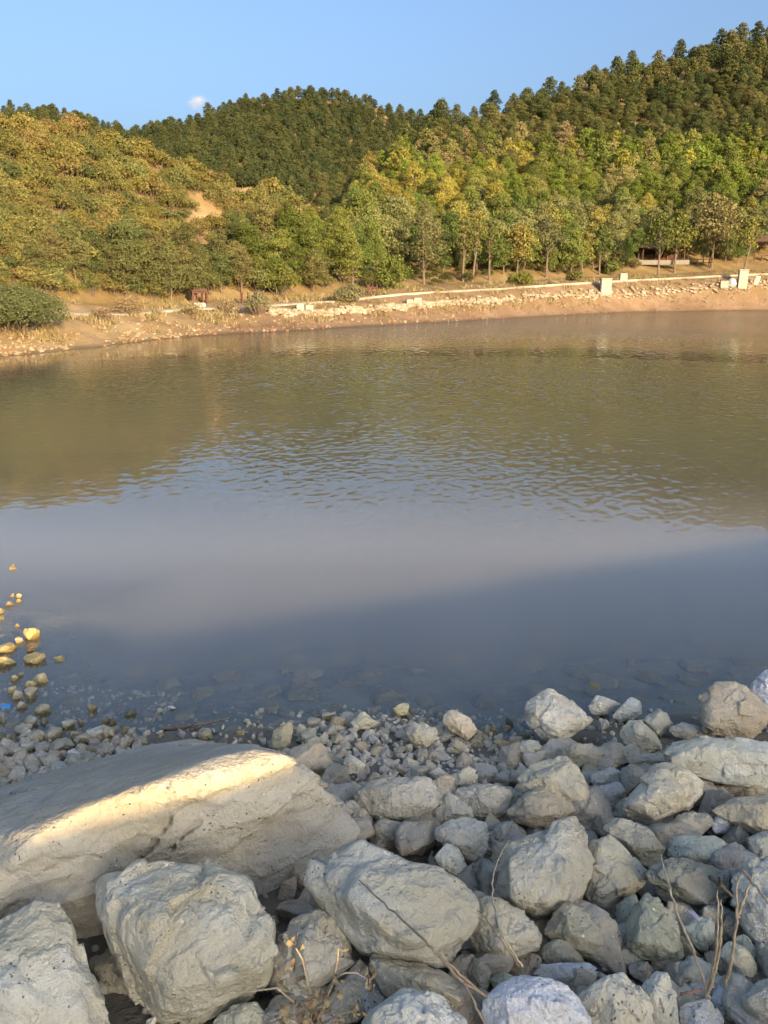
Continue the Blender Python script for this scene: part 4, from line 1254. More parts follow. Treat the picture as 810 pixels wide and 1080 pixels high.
# --- taller green trees along the foot of the left hill and round the bay
def col_foot(px, py, r, rng):
    if px < 260: return pick(rng, [(3, (.12, .122, .042)), (2, (.155, .135, .05)), (1, (.09, .105, .035))])
    return pick(rng, [(3, (.11, .135, .025)), (2, (.15, .165, .03)), (1, (.075, .10, .022)), (1, (.15, .14, .045))])


foot = scatter(900, 20, 400, 250, 322, lambda x, y: (19, 14), 2, lambda x, y: (y > line(PATH_TOP, x) - 48 - .10 * (x - 200)) & (y < line(PATH_TOP, x) - 5) & ((x > 110) | (y < 300)))
foot = [q for q in foot if q[5] < 110]
sc_foot = lambda px, py, r: float((.32 if px < 130 else .40) * rng.uniform(.8, 1.25) * (1.12 if px > 260 else 1))
for q in foot:
    plant(BROAD_M, q, "broadleaf_tree", "bushy green tree at the foot of the left hill, above the pale path" if q[0] < 260 else "bright green bushy tree at the head of the bay, above the pale path", "tree",
          "trees along the foot of the left hill" if q[0] < 260 else "trees at the head of the bay", col_foot, sc_foot, rng)

# --- right hillside, lower zone: green, yellow and brownish broadleaves
def col_right(px, py, r, rng): return col_right0(px, py, r, rng) * np.array([1.16, 1.24, 1.2])


def col_right0(px, py, r, rng):
    if 370 < px < 560 and 185 < py < 245 and rng.random() < .42: return pick(rng, [(2, (.225, .185, .030)), (1, (.20, .155, .04)), (1, (.16, .16, .025))])
    if py < 195 and px < 600 and rng.random() < .65: return pick(rng, [(2, (.18, .130, .065)), (3, (.175, .145, .055)), (2, (.155, .145, .045))])
    if py > 235: return pick(rng, [(3, (.155, .15, .055)), (2, (.125, .14, .03)), (2, (.09, .12, .028)), (1, (.20, .17, .04))])
    return pick(rng, [(4, (.125, .155, .020)), (3, (.110, .125, .025)), (2, (.16, .16, .035)), (1, (.19, .165, .06)), (1, (.20, .18, .025))])


right = scatter(11000, 372, 960, 150, 292, lambda x, y: (10.5, 5.6) if y < 225 else (12.5, 7.5), 3,
                lambda x, y: (y > line(R_LOW, x) - 4) & (y < line(PATH_TOP, x) - 12 + 9 * ((x < 665) | ((x > 730) & (x < 790)))))
right.sort(key=lambda q: q[5] + (1000 if q[0] > 845 else 0))
sc_right = lambda px, py, r: float(rng.uniform(.34, .68) * (1.12 if py > 235 else 1))
for q in right[:298]:
    if q[1] > 235: lab, g = "broadleaf tree in the dense wood just above the far road", "wood just above the far road"
    elif q[0] < 560: lab, g = "yellowing or green broadleaf tree on the lower right hillside, left half", "broadleaf trees of the lower right hillside, left half"
    else: lab, g = "green broadleaf tree on the lower right hillside, right half", "broadleaf trees of the lower right hillside, right half"
    plant(BROAD_M, q, "broadleaf_tree", lab, "tree", g, col_right, sc_right, rng)
stuff_forest("broadleaf_wood", BROAD, right[298:], col_right, sc_right, rng)

# --- dark undergrowth at the edge of the wood
under = scatter(1300, 380, 830, 245, 310, lambda x, y: (10, 6.5), 33, lambda x, y: ((x < 668) | (y < 272)) & (y > line(PATH_TOP, x) - 26) & (y < line(PATH_TOP, x) - 4))
for q in under:
    plant(SHRUB_M, q, "shrub", "low shrub of the undergrowth at the foot of the wood above the far road", "shrub", "undergrowth at the edge of the far wood", lambda px, py, r, g: pick(g, [(3, (.075, .085, .025)), (2, (.10, .10, .03)), (1, (.13, .11, .045))]), lambda px, py, r: float(rng.uniform(.35, .75)), rng)

# --- pines on the right mountain
def col_pine(px, py, r, rng):
    return np.array([.98, 1.1, 1.1]) * pick(rng, [(4, (.082, .088, .030)), (3, (.110, .105, .034)), (2, (.14, .122, .042)), (1, (.055, .070, .028))])


pines = scatter(12000, 330, 980, 2, 262, lambda x, y: (9.5, 5.6), 4, lambda x, y: (y < line(R_LOW, x) + 6) & (y > line([(330, 195), (400, 166), (460, 130), (520, 112), (600, 92), (700, 62), (810, 38), (900, 20), (1050, -6)], x)))
pines = [q for q in pines if q[5] < 300]
pines.sort(key=lambda q: q[5] + (1000 if q[0] > 845 else 0))
sc_pine = lambda px, py, r: float(rng.uniform(.44, .86) * min(1.05, r / 215))
for q in pines[:300]:
    if q[0] < 560: lab, g = "dark pine on the left flank of the right mountain", "pines on the left flank of the right mountain"
    else: lab, g = "dark pine on the face of the right mountain", "pines on the face of the right mountain"
    plant(PINE_M, q, "pine_tree", lab, "pine", g, col_pine, sc_pine, rng)
stuff_forest("mountain_pines", PINE, pines[300:], col_pine, sc_pine, rng)

# --- the far hills: one mass of pines each
def col_far(px, py, r, rng): return pick(rng, [(3, (.066, .082, .032)), (2, (.085, .095, .034)), (1, (.05, .068, .03))])


sc_far = lambda px, py, r: float(rng.uniform(.62, .9))
far = scatter(12000, 120, 480, 96, 230, lambda x, y: (6.5, 3.6), 5, lambda x, y: y > 90)
far = [q for q in far if q[5] > 190 and q[0] < 470]
stuff_forest("far_pine_wood", PINE, far, col_far, sc_far, rng)
far2 = scatter(5000, -60, 170, 105, 150, lambda x, y: (6.5, 3.5), 6, lambda x, y: y > 100)
far2 = [q for q in far2 if q[5] > 200]
stuff_forest("distant_pine_wood", PINE, far2, lambda *a: col_far(*a) * np.array([1.1, 1.05, .95]), lambda *a: sc_far(*a) * .7, rng)


# --- single trees one can tell apart, with trunk and crown
def lone(name, kind, px, py, hpx, wpx, col, label, cat, group=None, seed=0, trunk=None, near=None, per=None):
    ok, X, Y, Z, r = land_hits(np.array([float(px)]), np.array([float(py)]))
    X, Y, Z, r = X[0], Y[0], Z[0], r[0]
    h = hpx / FPX * r; w = wpx / FPX * r
    px1 = r / 770.0
    if kind == 'broad': src = broadleaf(seed, h, w, trunk if trunk is not None else .25, 16, (per or 520 / max(1, h * 1.0)), max(.08, px1 * 1.3))
    elif kind == 'pine': src = pine(seed, h, w, 1.3, max(.12, px1 * 1.2))
    else: src = shrub(seed, h, w, per or 900, max(.045, px1 * .9), 13)
    root = link(name, None); root.location = (X, Y, Z - .05)
    tag(root, label, cat, group)
    t, c = parts(name, src)
    a = link("trunk" if kind != 'shrub' else "stem", t, root); b_ = link("crown" if kind != 'shrub' else "foliage", c, root)
    b_.color = (*col, 1)
    return root


lone("broadleaf_tree", 'broad', 545, 295, 52, 34, (.24, .20, .045), "yellow leaved young tree standing out at the edge of the wood above the far road", "tree", seed=1, trunk=.3)
lone("broadleaf_tree", 'broad', 488, 297, 62, 24, (.15, .15, .04), "slim tree with a bare pale trunk, left of a near twin by the road", "tree", seed=2, trunk=.38)
lone("broadleaf_tree", 'broad', 498, 297, 66, 26, (.15, .155, .035), "slim tree right beside its bare trunked twin by the road", "tree", seed=3, trunk=.38)
lone("broadleaf_tree", 'broad', 516, 296, 60, 26, (.13, .145, .035), "leafy tree between the slim twins and the yellow leaved tree", "tree", seed=4, trunk=.36)
lone("broadleaf_tree", 'broad', 447, 300, 66, 42, (.145, .14, .055), "broad grey green tree left of the slim twins, low over the bank", "tree", seed=5, trunk=.2)
lone("broadleaf_tree", 'broad', 412, 304, 30, 34, (.14, .17, .03), "low bright green tree just right of the post gate", "tree", seed=6, trunk=.08)
lone("broadleaf_tree", 'broad', 576, 293, 58, 30, (.13, .135, .055), "grey green tree right of the yellow leaved tree", "tree", seed=7, trunk=.33)
lone("broadleaf_tree", 'broad', 614, 291, 42, 24, (.20, .18, .04), "small yellowish tree on a thin trunk left of the pavilion", "tree", seed=8, trunk=.45)
lone("broadleaf_tree", 'broad', 632, 290, 46, 24, (.095, .125, .03), "dark green tree between the small yellowish tree and the pavilion", "tree", seed=9, trunk=.36)
lone("pine_tree", 'broad', 694, 291, 58, 30, (.10, .12, .028), "dark pointed tree on a pale trunk in front of the pavilion", "tree", seed=10, trunk=.36)
lone("broadleaf_tree", 'broad', 711, 288, 56, 32, (.16, .165, .03), "yellow green tree right in front of the pavilion's right end", "tree", seed=11, trunk=.32)
lone("broadleaf_tree", 'broad', 750, 283, 64, 44, (.215, .185, .07), "tall straw coloured tree with a wide crown over the picnic table", "tree", seed=12, trunk=.28)
lone("broadleaf_tree", 'broad', 784, 287, 48, 24, (.20, .195, .04), "narrow yellow green tree alone by the road at the far right", "tree", seed=13, trunk=.34)
lone("shrub", 'shrub', 272, 333, 27, 28, (.20, .185, .095), "round grey green bush alone on the bank beside the pale path", "bush", seed=14)
lone("shrub", 'shrub', 368, 320, 17, 34, (.20, .185, .09), "low grey green bush on the slope right of the paired concrete blocks", "bush", seed=15)
lone("shrub", 'shrub', 22, 352, 42, 92, (.115, .135, .052), "large dark green bush on the left shore at the water", "bush", seed=16, per=1500)
lone("shrub", 'shrub', -30, 356, 52, 90, (.115, .13, .05), "dark green bush at the very left edge of the shore", "bush", seed=17, per=900)
lone("shrub", 'shrub', 137, 333, 16, 34, (.26, .185, .10), "dry brown thicket on the bank below the pale path at the left", "bush", seed=18, per=600)
lone("shrub", 'shrub', 108, 338, 12, 24, (.24, .165, .09), "small dry brown bush left of the dry thicket", "bush", seed=19, per=600)
lone("shrub", 'shrub', 203, 333, 10, 24, (.27, .22, .11), "small straw coloured bush under the single concrete block", "bush", seed=20, per=600)
lone("shrub", 'shrub', 240, 330, 9, 26, (.25, .19, .10), "small dry bush between the single concrete block and the round bush", "bush", seed=21, per=600)
lone("shrub", 'shrub', 297, 315, 38, 44, (.155, .165, .032), "rounded bright olive tree crown at the path, right of the red shelter", "bush", seed=22, per=500)
lone("shrub", 'shrub', 550, 300, 10, 28, (.16, .17, .03), "low green bush at the foot of the yellow leaved tree", "bush", seed=23, per=500)
lone("shrub", 'shrub', 645, 291, 14, 18, (.15, .18, .04), "low green bush left of the pavilion base", "bush", seed=24, per=500)
lone("shrub", 'shrub', 606, 296, 9, 18, (.15, .15, .04), "low olive bush under the small yellowish tree", "bush", seed=25, per=500)

# bare tree on the left ridge
def bare_tree():
    ok, X, Y, Z, r = land_hits(np.array([3.0]), np.array([134.0]))
    root = link("bare_tree", None); root.location = (X[0], Y[0], Z[0]); tag(root, "leafless pale tree standing on the skyline at the left edge", "tree")
    rng = np.random.default_rng(8)
    link("trunk", mesh_np("bare_trunk", *tube([[0, 0, 0], [.1, 0, 1.6], [0, .1, 3.0]], [.13, .10, .06]), [M_BARK]), root)
    L = []
    for i in range(16):
        a = rng.uniform(0, 6.28); z = rng.uniform(1.3, 3.0); l = rng.uniform(.6, 1.3)
        p0 = np.array([.05, .05, z]); p1 = p0 + [math.cos(a) * l, math.sin(a) * l, rng.uniform(.2, .9)]
        L.append(tube([p0, (p0 + p1) / 2 + [0, 0, .1], p1], [.045, .03, .012], 4))
        for j in range(3):
            p2 = p1 + rng.normal(size=3) * .35; L.append(tube([(p0 + p1) / 2, p2], [.02, .008], 3))
    link("branches", mesh_np("bare_branches", *join(L), [M_BARK]), root)


bare_tree()

# --- dry grass tufts and rubble on the far bank
def bank_points(n, seed, lo, hi):
    rng = np.random.default_rng(seed)
    az = rng.uniform(R(-30), R(33), n); rs = r_shore(az); r = rs + rng.uniform(lo, hi, n)
    X, Y = np.sin(az) * r, np.cos(az) * r
    nz = fbm(np.stack([X * .3, Y * .3, 0 * X + 5], -1), 3)
    return rng, X, Y, land_h(X, Y), nz, az


rng, X, Y, Z, nz, az = bank_points(9000, 61, 2.2, 14.0)
q = (nz > -.02) & (np.abs(np.hypot(X, Y) - itp(PATH, az)[0]) > 1.7); X, Y, Z = X[q], Y[q], Z[q]
N = len(X); nb = 7
base = np.repeat(np.stack([X, Y, Z - .02], -1), nb, 0) + rng.normal(size=(N * nb, 3)) * np.array([.10, .10, 0])
tip = base + np.stack([rng.normal(size=N * nb) * .13, rng.normal(size=N * nb) * .13, rng.uniform(.12, .42, N * nb)], -1)
w = rng.normal(size=(N * nb, 3)); w[:, 2] = 0; w *= (.028 / np.linalg.norm(w, axis=1))[:, None]
V = np.stack([base - w, base + w, tip], 1).reshape(-1, 3)
me = mesh_np("dry_grass", V, np.arange(len(V)).reshape(-1, 3), [M_LEAF_S])
cc = np.array([(.34, .25, .12), (.28, .22, .09), (.20, .18, .06), (.36, .28, .16)])[rng.integers(0, 4, N)] * rng.uniform(.8, 1.15, (N, 1))
set_attr(me, "tint", np.repeat(cc, nb * 3, 0), 'COL')
tag(link("dry_grass", me), kind='stuff')

def rubble(name, n, seed, lo, hi, r0, r1, cols, cond=None):
    rng, X, Y, Z, nz, az = bank_points(n, seed, lo, hi)
    q = np.ones(len(X), bool) if cond is None else cond(X, Y, nz, az)
    X, Y, Z = X[q], Y[q], Z[q]
    u, f = ico(1); gv = []; gf = []; gc = []; k = 0
    for i in range(len(X)):
        r = rng.uniform(r0, r1) * rng.uniform(.6, 1.3)
        v = u * rng.uniform(.65, 1.15, (len(u), 1)) * np.array([1.2, .95, .7]) * r
        a = rng.uniform(0, 6.28); c_, s_ = math.cos(a), math.sin(a)
        v = v @ np.array([[c_, -s_, 0], [s_, c_, 0], [0, 0, 1]]) + np.array([X[i], Y[i], Z[i] + r * .25])
        gv.append(v); gf.append(f + k); k += len(v); gc.append(np.tile(np.array(cols[rng.integers(0, len(cols))]) * rng.uniform(.8, 1.15), (len(v), 1)))
    me = mesh_np(name, np.concatenate(gv), np.concatenate(gf), [M_SOIL]); set_attr(me, "tint", np.concatenate(gc), 'COL')
    tag(link(name, me), kind='stuff')


rubble("shore_rubble", 1800, 71, .1, 5.0, .04, .13, [(.27, .18, .11), (.23, .145, .09), (.32, .26, .19)], lambda X, Y, nz, az: nz > -.25)
rubble("pale_rubble", 1300, 72, .3, 3.4, .04, .11, [(.36, .29, .18), (.32, .25, .15)], lambda X, Y, nz, az: (az < R(-13)) & (nz > -.3))
# the low dry stone kerb below the road
rng = np.random.default_rng(73)
u1, f1 = ico(1); gv = []; gf = []; gc = []; k = 0
for i in range(1500):
    a = rng.uniform(az_of(285, 331), az_of(830, 300)); r, z = itp(WALL, np.array([a])); rr = r[0] + rng.normal() * .22
    if a > az_of(540, 315):
        if rng.random() < .45: continue
        rr += rng.uniform(-.5, .9) * (rng.random() < .5)
    s = rng.uniform(.10, .24)
    x, y = math.sin(a) * rr, math.cos(a) * rr
    v = u1 * rng.uniform(.7, 1.1, (len(u1), 1)) * np.array([1.25, 1, .75]) * s + np.array([x, y, float(land_h(np.array([x]), np.array([y]))[0]) + rng.uniform(0, .28)])
    gv.append(v); gf.append(f1 + k); k += len(v); gc.append(np.tile(np.array([.37, .32, .25]) * rng.uniform(.75, 1.12), (len(v), 1)))
me = mesh_np("stone_kerb", np.concatenate(gv), np.concatenate(gf), [M_SOIL]); set_attr(me, "tint", np.concatenate(gc), 'COL')
tag(link("stone_kerb", me), "low kerb of pale piled stones running along the bank below the far road", "stone kerb")

# ------------------------------------------------------------------ small things on the far bank
def on_land(px, py):
    ok, X, Y, Z, r = land_hits(np.array([float(px)]), np.array([float(py)]))
    return float(X[0]), float(Y[0]), float(Z[0]), float(r[0])


def box_bm(bm, c, s, rz=0.0, bev=0.0, tilt=0.0):
    g = bmesh.ops.create_cube(bm, size=1)
    M = Matrix.Translation(c) @ Matrix.Rotation(rz, 4, 'Z') @ Matrix.Rotation(tilt, 4, 'X') @ Matrix.Diagonal((*s, 1))
    bmesh.ops.transform(bm, matrix=M, verts=g['verts'])
    if bev:
        ed = list({e for v in g['verts'] for e in v.link_edges})
        bmesh.ops.bevel(bm, geom=ed, offset=bev, segments=2, affect='EDGES')


def bm_obj(name, bm, mat, parent=None):
    me = bpy.data.meshes.new(name); bm.to_mesh(me); bm.free(); me.materials.append(mat)
    return link(name, me, parent)


def block(label, px, py, wpx, hpx, dm=None, rz=.2, col=None, cat="concrete block", name="concrete_block", group=None, tilt=0.0, cap=False):
    X, Y, Z, r = on_land(px, py)
    w = wpx / FPX * r; h = hpx / FPX * r; d = dm or w * .8
    bm = bmesh.new()
    box_bm(bm, (0, 0, h / 2 - .06), (w, d, h + .12), 0, min(w, h) * .05, tilt)
    if cap: box_bm(bm, (0, 0, h + .03), (w * 1.08, d * 1.08, .10), 0, .02)
    o = bm_obj(name, bm, M_BLOCK); o.location = (X, Y, Z); o.rotation_euler = (0, 0, rz - math.atan2(X, Y))
    o.color = (*(col or (.52, .52, .47)), 1)
    tag(o, label, cat, group)


M_BLOCK = plain_material("cast_concrete", (.5, .5, .46), .85, 4, .22, obj_color=True)
block("left one of two grey concrete blocks standing side by side on the stone kerb", 316.5, 331.5, 8, 8, col=(.33, .34, .29))
block("right one of two grey concrete blocks standing side by side on the stone kerb", 326, 331.5, 8, 8, col=(.33, .34, .29))
block("darker left half of a pair of pale concrete blocks set close together on the bank", 432, 323.5, 7, 6, col=(.34, .31, .25))
block("pale right half of a pair of concrete blocks set close together on the bank", 440, 323, 8, 7, col=(.36, .33, .27))
block("tall white concrete post block standing on the kerb below the road", 638, 312, 10, 14, col=(.34, .34, .30), cat="concrete post", name="concrete_post", cap=True)
block("small pale grey block at the road edge behind the tall white post block", 657, 297, 7, 7, col=(.32, .32, .29))
block("single low greenish concrete block beside the path in front of the red shelter", 210, 325, 11, 5, col=(.46, .47, .38))
block("tall white concrete post at the far right of the bank", 782, 304, 8, 16, col=(.36, .35, .30), cat="concrete post", name="concrete_post", cap=True)
block("squat white block left of the bluish bundle at the far right", 763, 304.5, 7, 6, col=(.34, .32, .27))
block("pale slab leaning over, just right of the tall white post at the far right", 797, 303, 5, 9, dm=.15, rz=.5, tilt=.5, col=(.56, .50, .42), name="concrete_slab")

# bluish bundle: a lumpy sack
X, Y, Z, r = on_land(771, 304.5)
u, f = ico(3); v = u * (1 + .22 * fbm(u * 1.6 + 3, 3))[:, None] * np.array([.55, .42, .62]) * (r / 105.0)
o = link("sack", mesh_np("sack", v, f, [M_WHITE], smooth=True)); o.location = (X, Y, Z + .42); o.color = (.27, .30, .35, 1)
tag(o, "lumpy bluish grey bundle heaped beside the tall white post at the far right", "sack")


def shelter(px, py, wpx, hpx, label, roof=True, name="shelter", wall=True, table=True, cat="shelter"):
    X, Y, Z, r = on_land(px, py)
    w = wpx / FPX * r; h = hpx / FPX * r; d = w * .7
    root = link(name, None); root.location = (X, Y, Z); root.rotation_euler = (0, 0, -math.atan2(X, Y) + .12)
    tag(root, label, cat)
    for sx in (-1, 1):
        for sy in (-1, 1):
            bm = bmesh.new(); box_bm(bm, (sx * w * .46, sy * d * .46, h * .42), (.14, .14, h * .84), 0, .015); bm_obj("post", bm, M_WOOD, root)
    if roof:
        bm = bmesh.new()
        a = [bm.verts.new(q) for q in ((-w * .58, -d * .62, h * .82), (w * .58, -d * .62, h * .82), (w * .58, d * .62, h * .82), (-w * .58, d * .62, h * .82), (-w * .3, 0, h * 1.08), (w * .3, 0, h * 1.08))]
        for q in ((0, 1, 5, 4), (1, 2, 5), (2, 3, 4, 5), (3, 0, 4), (3, 2, 1, 0)): bm.faces.new([a[k] for k in q])
        bm_obj("roof", bm, M_ROOF, root)
        bm = bmesh.new()
        for sy in (-1, 1): box_bm(bm, (0, sy * d * .46, h * .78), (w * .98, .10, .14))
        for sx in (-1, 1): box_bm(bm, (sx * w * .46, 0, h * .78), (.10, d * .80, .12))
        bm_obj("beam", bm, M_WOOD, root)
    if wall:
        bm = bmesh.new(); box_bm(bm, (0, -d * .55, .22), (w * 1.15, .25, .62), 0, .03); bm_obj("base_wall", bm, M_CONC, root)
        bm = bmesh.new(); box_bm(bm, (0, d * .46, h * .3), (w * .90, .06, h * .45)); bm_obj("back_panel", bm, M_WOOD, root)
    if table:
        bm = bmesh.new(); box_bm(bm, (0, 0, .74), (w * .5, .7, .06)); box_bm(bm, (-w * .18, 0, .35), (.08, .5, .7)); box_bm(bm, (w * .18, 0, .35), (.08, .5, .7)); bm_obj("table", bm, M_WOOD, root)
    return root


shelter(697, 279.5, 40, 18, "dark brown wooden pavilion under the trees, on a pale base wall", name="pavilion", cat="pavilion")
shelter(808, 276, 24, 20, "reddish wooden pavilion half hidden at the right edge of the picture", name="pavilion", cat="pavilion", wall=False)
shelter(211, 320, 15, 13, "small red wooden shelter behind the low greenish block", wall=False)
shelter(259, 321, 7, 13, "narrow red wooden frame at the path, left of the rounded olive tree", roof=False, wall=False, table=False, name="wooden_frame", cat="frame")

# row of posts by the path
X, Y, Z, r = on_land(393, 312)
root = link("post_gate", None); root.location = (X, Y, Z); root.rotation_euler = (0, 0, -math.atan2(X, Y)); tag(root, "gate of three reddish posts by the path under the trees", "gate")
for i, dx in enumerate((-.35, .0, .38)):
    bm = bmesh.new(); box_bm(bm, (dx, .1 * i, .42), (.11, .11, .92), 0, .012); bm_obj("post", bm, M_WOOD, root)
bm = bmesh.new(); box_bm(bm, (.0, .0, .62), (.9, .05, .08), .1); bm_obj("rail", bm, M_WOOD, root)
# picnic table
X, Y, Z, r = on_land(741, 281)
root = link("picnic_table", None); root.location = (X, Y, Z); root.rotation_euler = (0, 0, -math.atan2(X, Y) + .1); tag(root, "red brown picnic table with benches right of the dark brown pavilion", "picnic table")
bm = bmesh.new(); box_bm(bm, (0, 0, .95), (2.4, .9, .08), 0, .01); bm_obj("tabletop", bm, M_WOOD, root)
for sy in (-1, 1):
    bm = bmesh.new(); box_bm(bm, (0, sy * .8, .5), (2.4, .3, .07), 0, .01); bm_obj("bench", bm, M_WOOD, root)
for sx in (-1, 1):
    bm = bmesh.new(); box_bm(bm, (sx * .8, 0, .45), (.09, 1.6, .09), 0, .01); box_bm(bm, (sx * .8, -.3, .46), (.08, .08, .95), 0, 0, .3); box_bm(bm, (sx * .8, .3, .46), (.08, .08, .95), 0, 0, -.3); bm_obj("trestle", bm, M_WOOD, root)

# ------------------------------------------------------------------ dry stems, twigs, weed and litter among the rocks
def stalk_pts(pts):
    P = [at_depth(x, y, depth_on_bank(x, y, l)) for x, y, l in pts]
    out = []
    for i in range(len(P) - 1):
        a = P[max(i - 1, 0)]; b_ = P[i]; c = P[i + 1]; d = P[min(i + 2, len(P) - 1)]
        for k in range(6):
            t = k / 6
            out.append(.5 * ((2 * b_) + (c - a) * t + (2 * a - 5 * b_ + 4 * c - d) * t * t + (3 * b_ - a - 3 * c + d) * t ** 3))
    out.append(P[-1]); return np.array([q[:] for q in out])


def stalk(name, label, lines, r0, col, cat="dry plant"):
    T_ = []
    for pts in lines:
        q = stalk_pts(pts); n = len(q)
        q = q + np.random.default_rng(n).normal(size=q.shape) * .0015
        T_.append(tube(q, [r0 * (1 - .6 * i / n) for i in range(n)], 6))
    v, f = join(T_)
    o = link(name, mesh_np(name, v, f, [M_DRY], smooth=True)); o.color = (*col, 1); tag(o, label, cat)


stalk("dry_plant", "pale curved dry stem arching in front of the wedge shaped boulder", [[(550, 1018, .28), (536, 996, .38), (526, 976, .42), (520, 950, .40), (520, 928, .42), (526, 905, .42), (537, 886, .40)]], .0045, (.50, .42, .29))
stalk("dry_plant", "thin brown stem lying across the slanting brown rock", [[(548, 1020, .28), (530, 994, .40), (515, 972, .42), (503, 960, .42)]], .0035, (.30, .22, .15))
stalk("dry_plant", "long brown dry stem laid across the flecked boulder", [[(514, 1052, .30), (487, 1034, .42), (463, 1008, .50), (440, 984, .52), (410, 958, .50), (379, 928, .46)], [(505, 1046, .34), (480, 1023, .44), (462, 1008, .50)], [(512, 1082, .3), (500, 1058, .36), (489, 1036, .42)]], .0050, (.34, .26, .18))
stalk("dry_plant", "straight pale dry stem leaning left beside the pointed grey green boulder", [[(734, 1010, .18), (722, 982, .32), (710, 950, .45), (703, 925, .50), (697, 902, .52)]], .0055, (.50, .43, .31))
stalk("dry_plant", "clump of upright straw stems in the right of the bank", [[(746, 1050, .18), (752, 1020, .32), (757, 985, .48), (757, 940, .60)], [(745, 1052, .18), (756, 1015, .34), (761, 980, .48), (761, 950, .56)], [(750, 1040, .20), (757, 1000, .36), (762, 975, .44)], [(747, 1052, .18), (741, 1030, .26), (733, 1012, .30)]], .0055, (.47, .38, .24))
stalk("dry_plant", "tall bent straw stem with a reddish foot in front of the tall pale boulder", [[(765, 1038, .20), (772, 1008, .34), (777, 972, .48), (777, 940, .56), (782, 918, .60)], [(777, 968, .48), (786, 945, .54), (795, 920, .6)], [(783, 918, .6), (797, 935, .6), (812, 955, .58)]], .0058, (.48, .37, .24))
stalk("dead_twig", "short dark twig lying over the dark grey boulder", [[(748, 925, .46), (760, 934, .50), (773, 946, .46)], [(760, 934, .5), (759, 925, .56)]], .009, (.16, .13, .10), "twig")
stalk("dead_twig", "reddish twig lying flat at the foot of the straw stems", [[(717, 1049, .22), (730, 1046, .24), (741, 1043, .22)]], .006, (.30, .17, .12), "twig")

# driftwood in the shallow water
X, Y, Z = at_height(206, 764, .02)
root = link("driftwood", None); root.location = (X, Y, Z); tag(root, "forked grey driftwood branch lying in the shallow water beyond the sunlit boulder", "branch")
def rel(pts): return [np.array(at_height(x, y, z)) - np.array([X, Y, Z]) for x, y, z in pts]
link("branch", mesh_np("branch", *tube(rel([(170, 768, .01), (190, 767, .03), (206, 764, .035), (226, 761, .05), (243, 757, .07)]), [.016, .018, .016, .012, .006], 8), [M_WOODG], smooth=True), root)
link("twig", mesh_np("twig", *tube(rel([(206, 764, .035), (201, 770, .06), (199, 761, .12)]), [.009, .007, .003], 6), [M_WOODG], smooth=True), root)
link("twig", mesh_np("twig", *tube(rel([(203, 764, .03), (209, 772, .02), (216, 779, .02)]), [.009, .007, .003], 6), [M_WOODG], smooth=True), root)

# dry weed at the bottom
def weed():
    root = link("dry_weed", None); base = at_depth(333, 1082, depth_on_bank(333, 1082, .30)); root.location = base
    tag(root, "dry weed with curled yellow brown leaves at the bottom of the bank", "weed")
    B = np.array(base[:])
    L = lambda x, y, l: np.array(at_depth(x, y, depth_on_bank(x, y, l))[:]) - B
    stems = [[(338, 1084, .3), (342, 1055, .44), (348, 1040, .52), (354, 1031, .56), (364, 1026, .58), (376, 1026, .58), (388, 1033, .54)],
             [(338, 1082, .3), (330, 1058, .44), (325, 1040, .54), (319, 1012, .64), (312, 1000, .68)],
             [(332, 1082, .3), (318, 1064, .42), (304, 1052, .48), (292, 1042, .52), (262, 1046, .5)],
             [(342, 1056, .44), (352, 1035, .56), (356, 1012, .64), (357, 1000, .68)],
             [(330, 1084, .3), (312, 1078, .36), (296, 1073, .40), (285, 1077, .40)], [(340, 1080, .32), (358, 1070, .4), (378, 1064, .44)]]
    T_ = []
    tips = []
    for s in stems:
        q = np.array([L(*p) for p in s]); T_.append(tube(q, np.linspace(.0042, .0016, len(q)), 6)); tips += list(q[2:])
    link("stem", mesh_np("weed_stem", *join(T_), [M_DRY], smooth=True), root).color = (.44, .36, .25, 1)
    rng = np.random.default_rng(4)
    spots = [(311, 999, .68), (310, 1016, .62), (323, 1033, .56), (294, 1038, .52), (332, 1048, .5), (355, 1047, .52), (356, 1030, .58), (382, 1022, .58), (386, 1030, .56), (392, 1038, .54), (378, 1066, .44), (330, 1060, .46), (316, 1066, .43), (300, 1062, .45), (345, 1066, .44), (338, 1074, .4), (352, 1076, .4), (296, 1074, .4), (318, 1078, .38), (326, 1072, .42), (306, 1072, .42), (341, 1050, .5), (389, 1018, .58), (357, 1003, .66)]
    V = []; F = []; k = 0
    for (x, y, l) in spots:
        for j in range(3 if y < 1050 else 6):
            c = L(x + rng.uniform(-5, 5), y + rng.uniform(-4, 4), l + rng.uniform(-.03, .03))
            d = rng.normal(size=3); d[2] -= .8; d /= np.linalg.norm(d); w = np.cross(d, rng.normal(size=3)); w /= np.linalg.norm(w); n = np.cross(d, w)
            ln = rng.uniform(.02, .04); cur = rng.uniform(1.0, 3.2)
            rows = []
            for t in np.linspace(0, 1, 6):
                a = cur * t; p = c + d * ln * math.sin(a) / cur + n * ln * (1 - math.cos(a)) / cur
                ww = ln * .20 * math.sin(math.pi * min(.98, .08 + t * .92)); fold = .5 * ww
                rows += [p - w * ww + n * fold, p, p + w * ww + n * fold]
            V.append(np.array(rows))
            F.append(np.array([[3 * i + s, 3 * i + s + 1, 3 * i + s + 4, 3 * i + s + 3] for i in range(5) for s in (0, 1)]) + k); k += 18
    o = link("leaves", mesh_np("weed_leaves", np.concatenate(V), np.concatenate(F), [M_LEAF], smooth=True), root); o.color = (.29, .215, .115, 1)


weed()

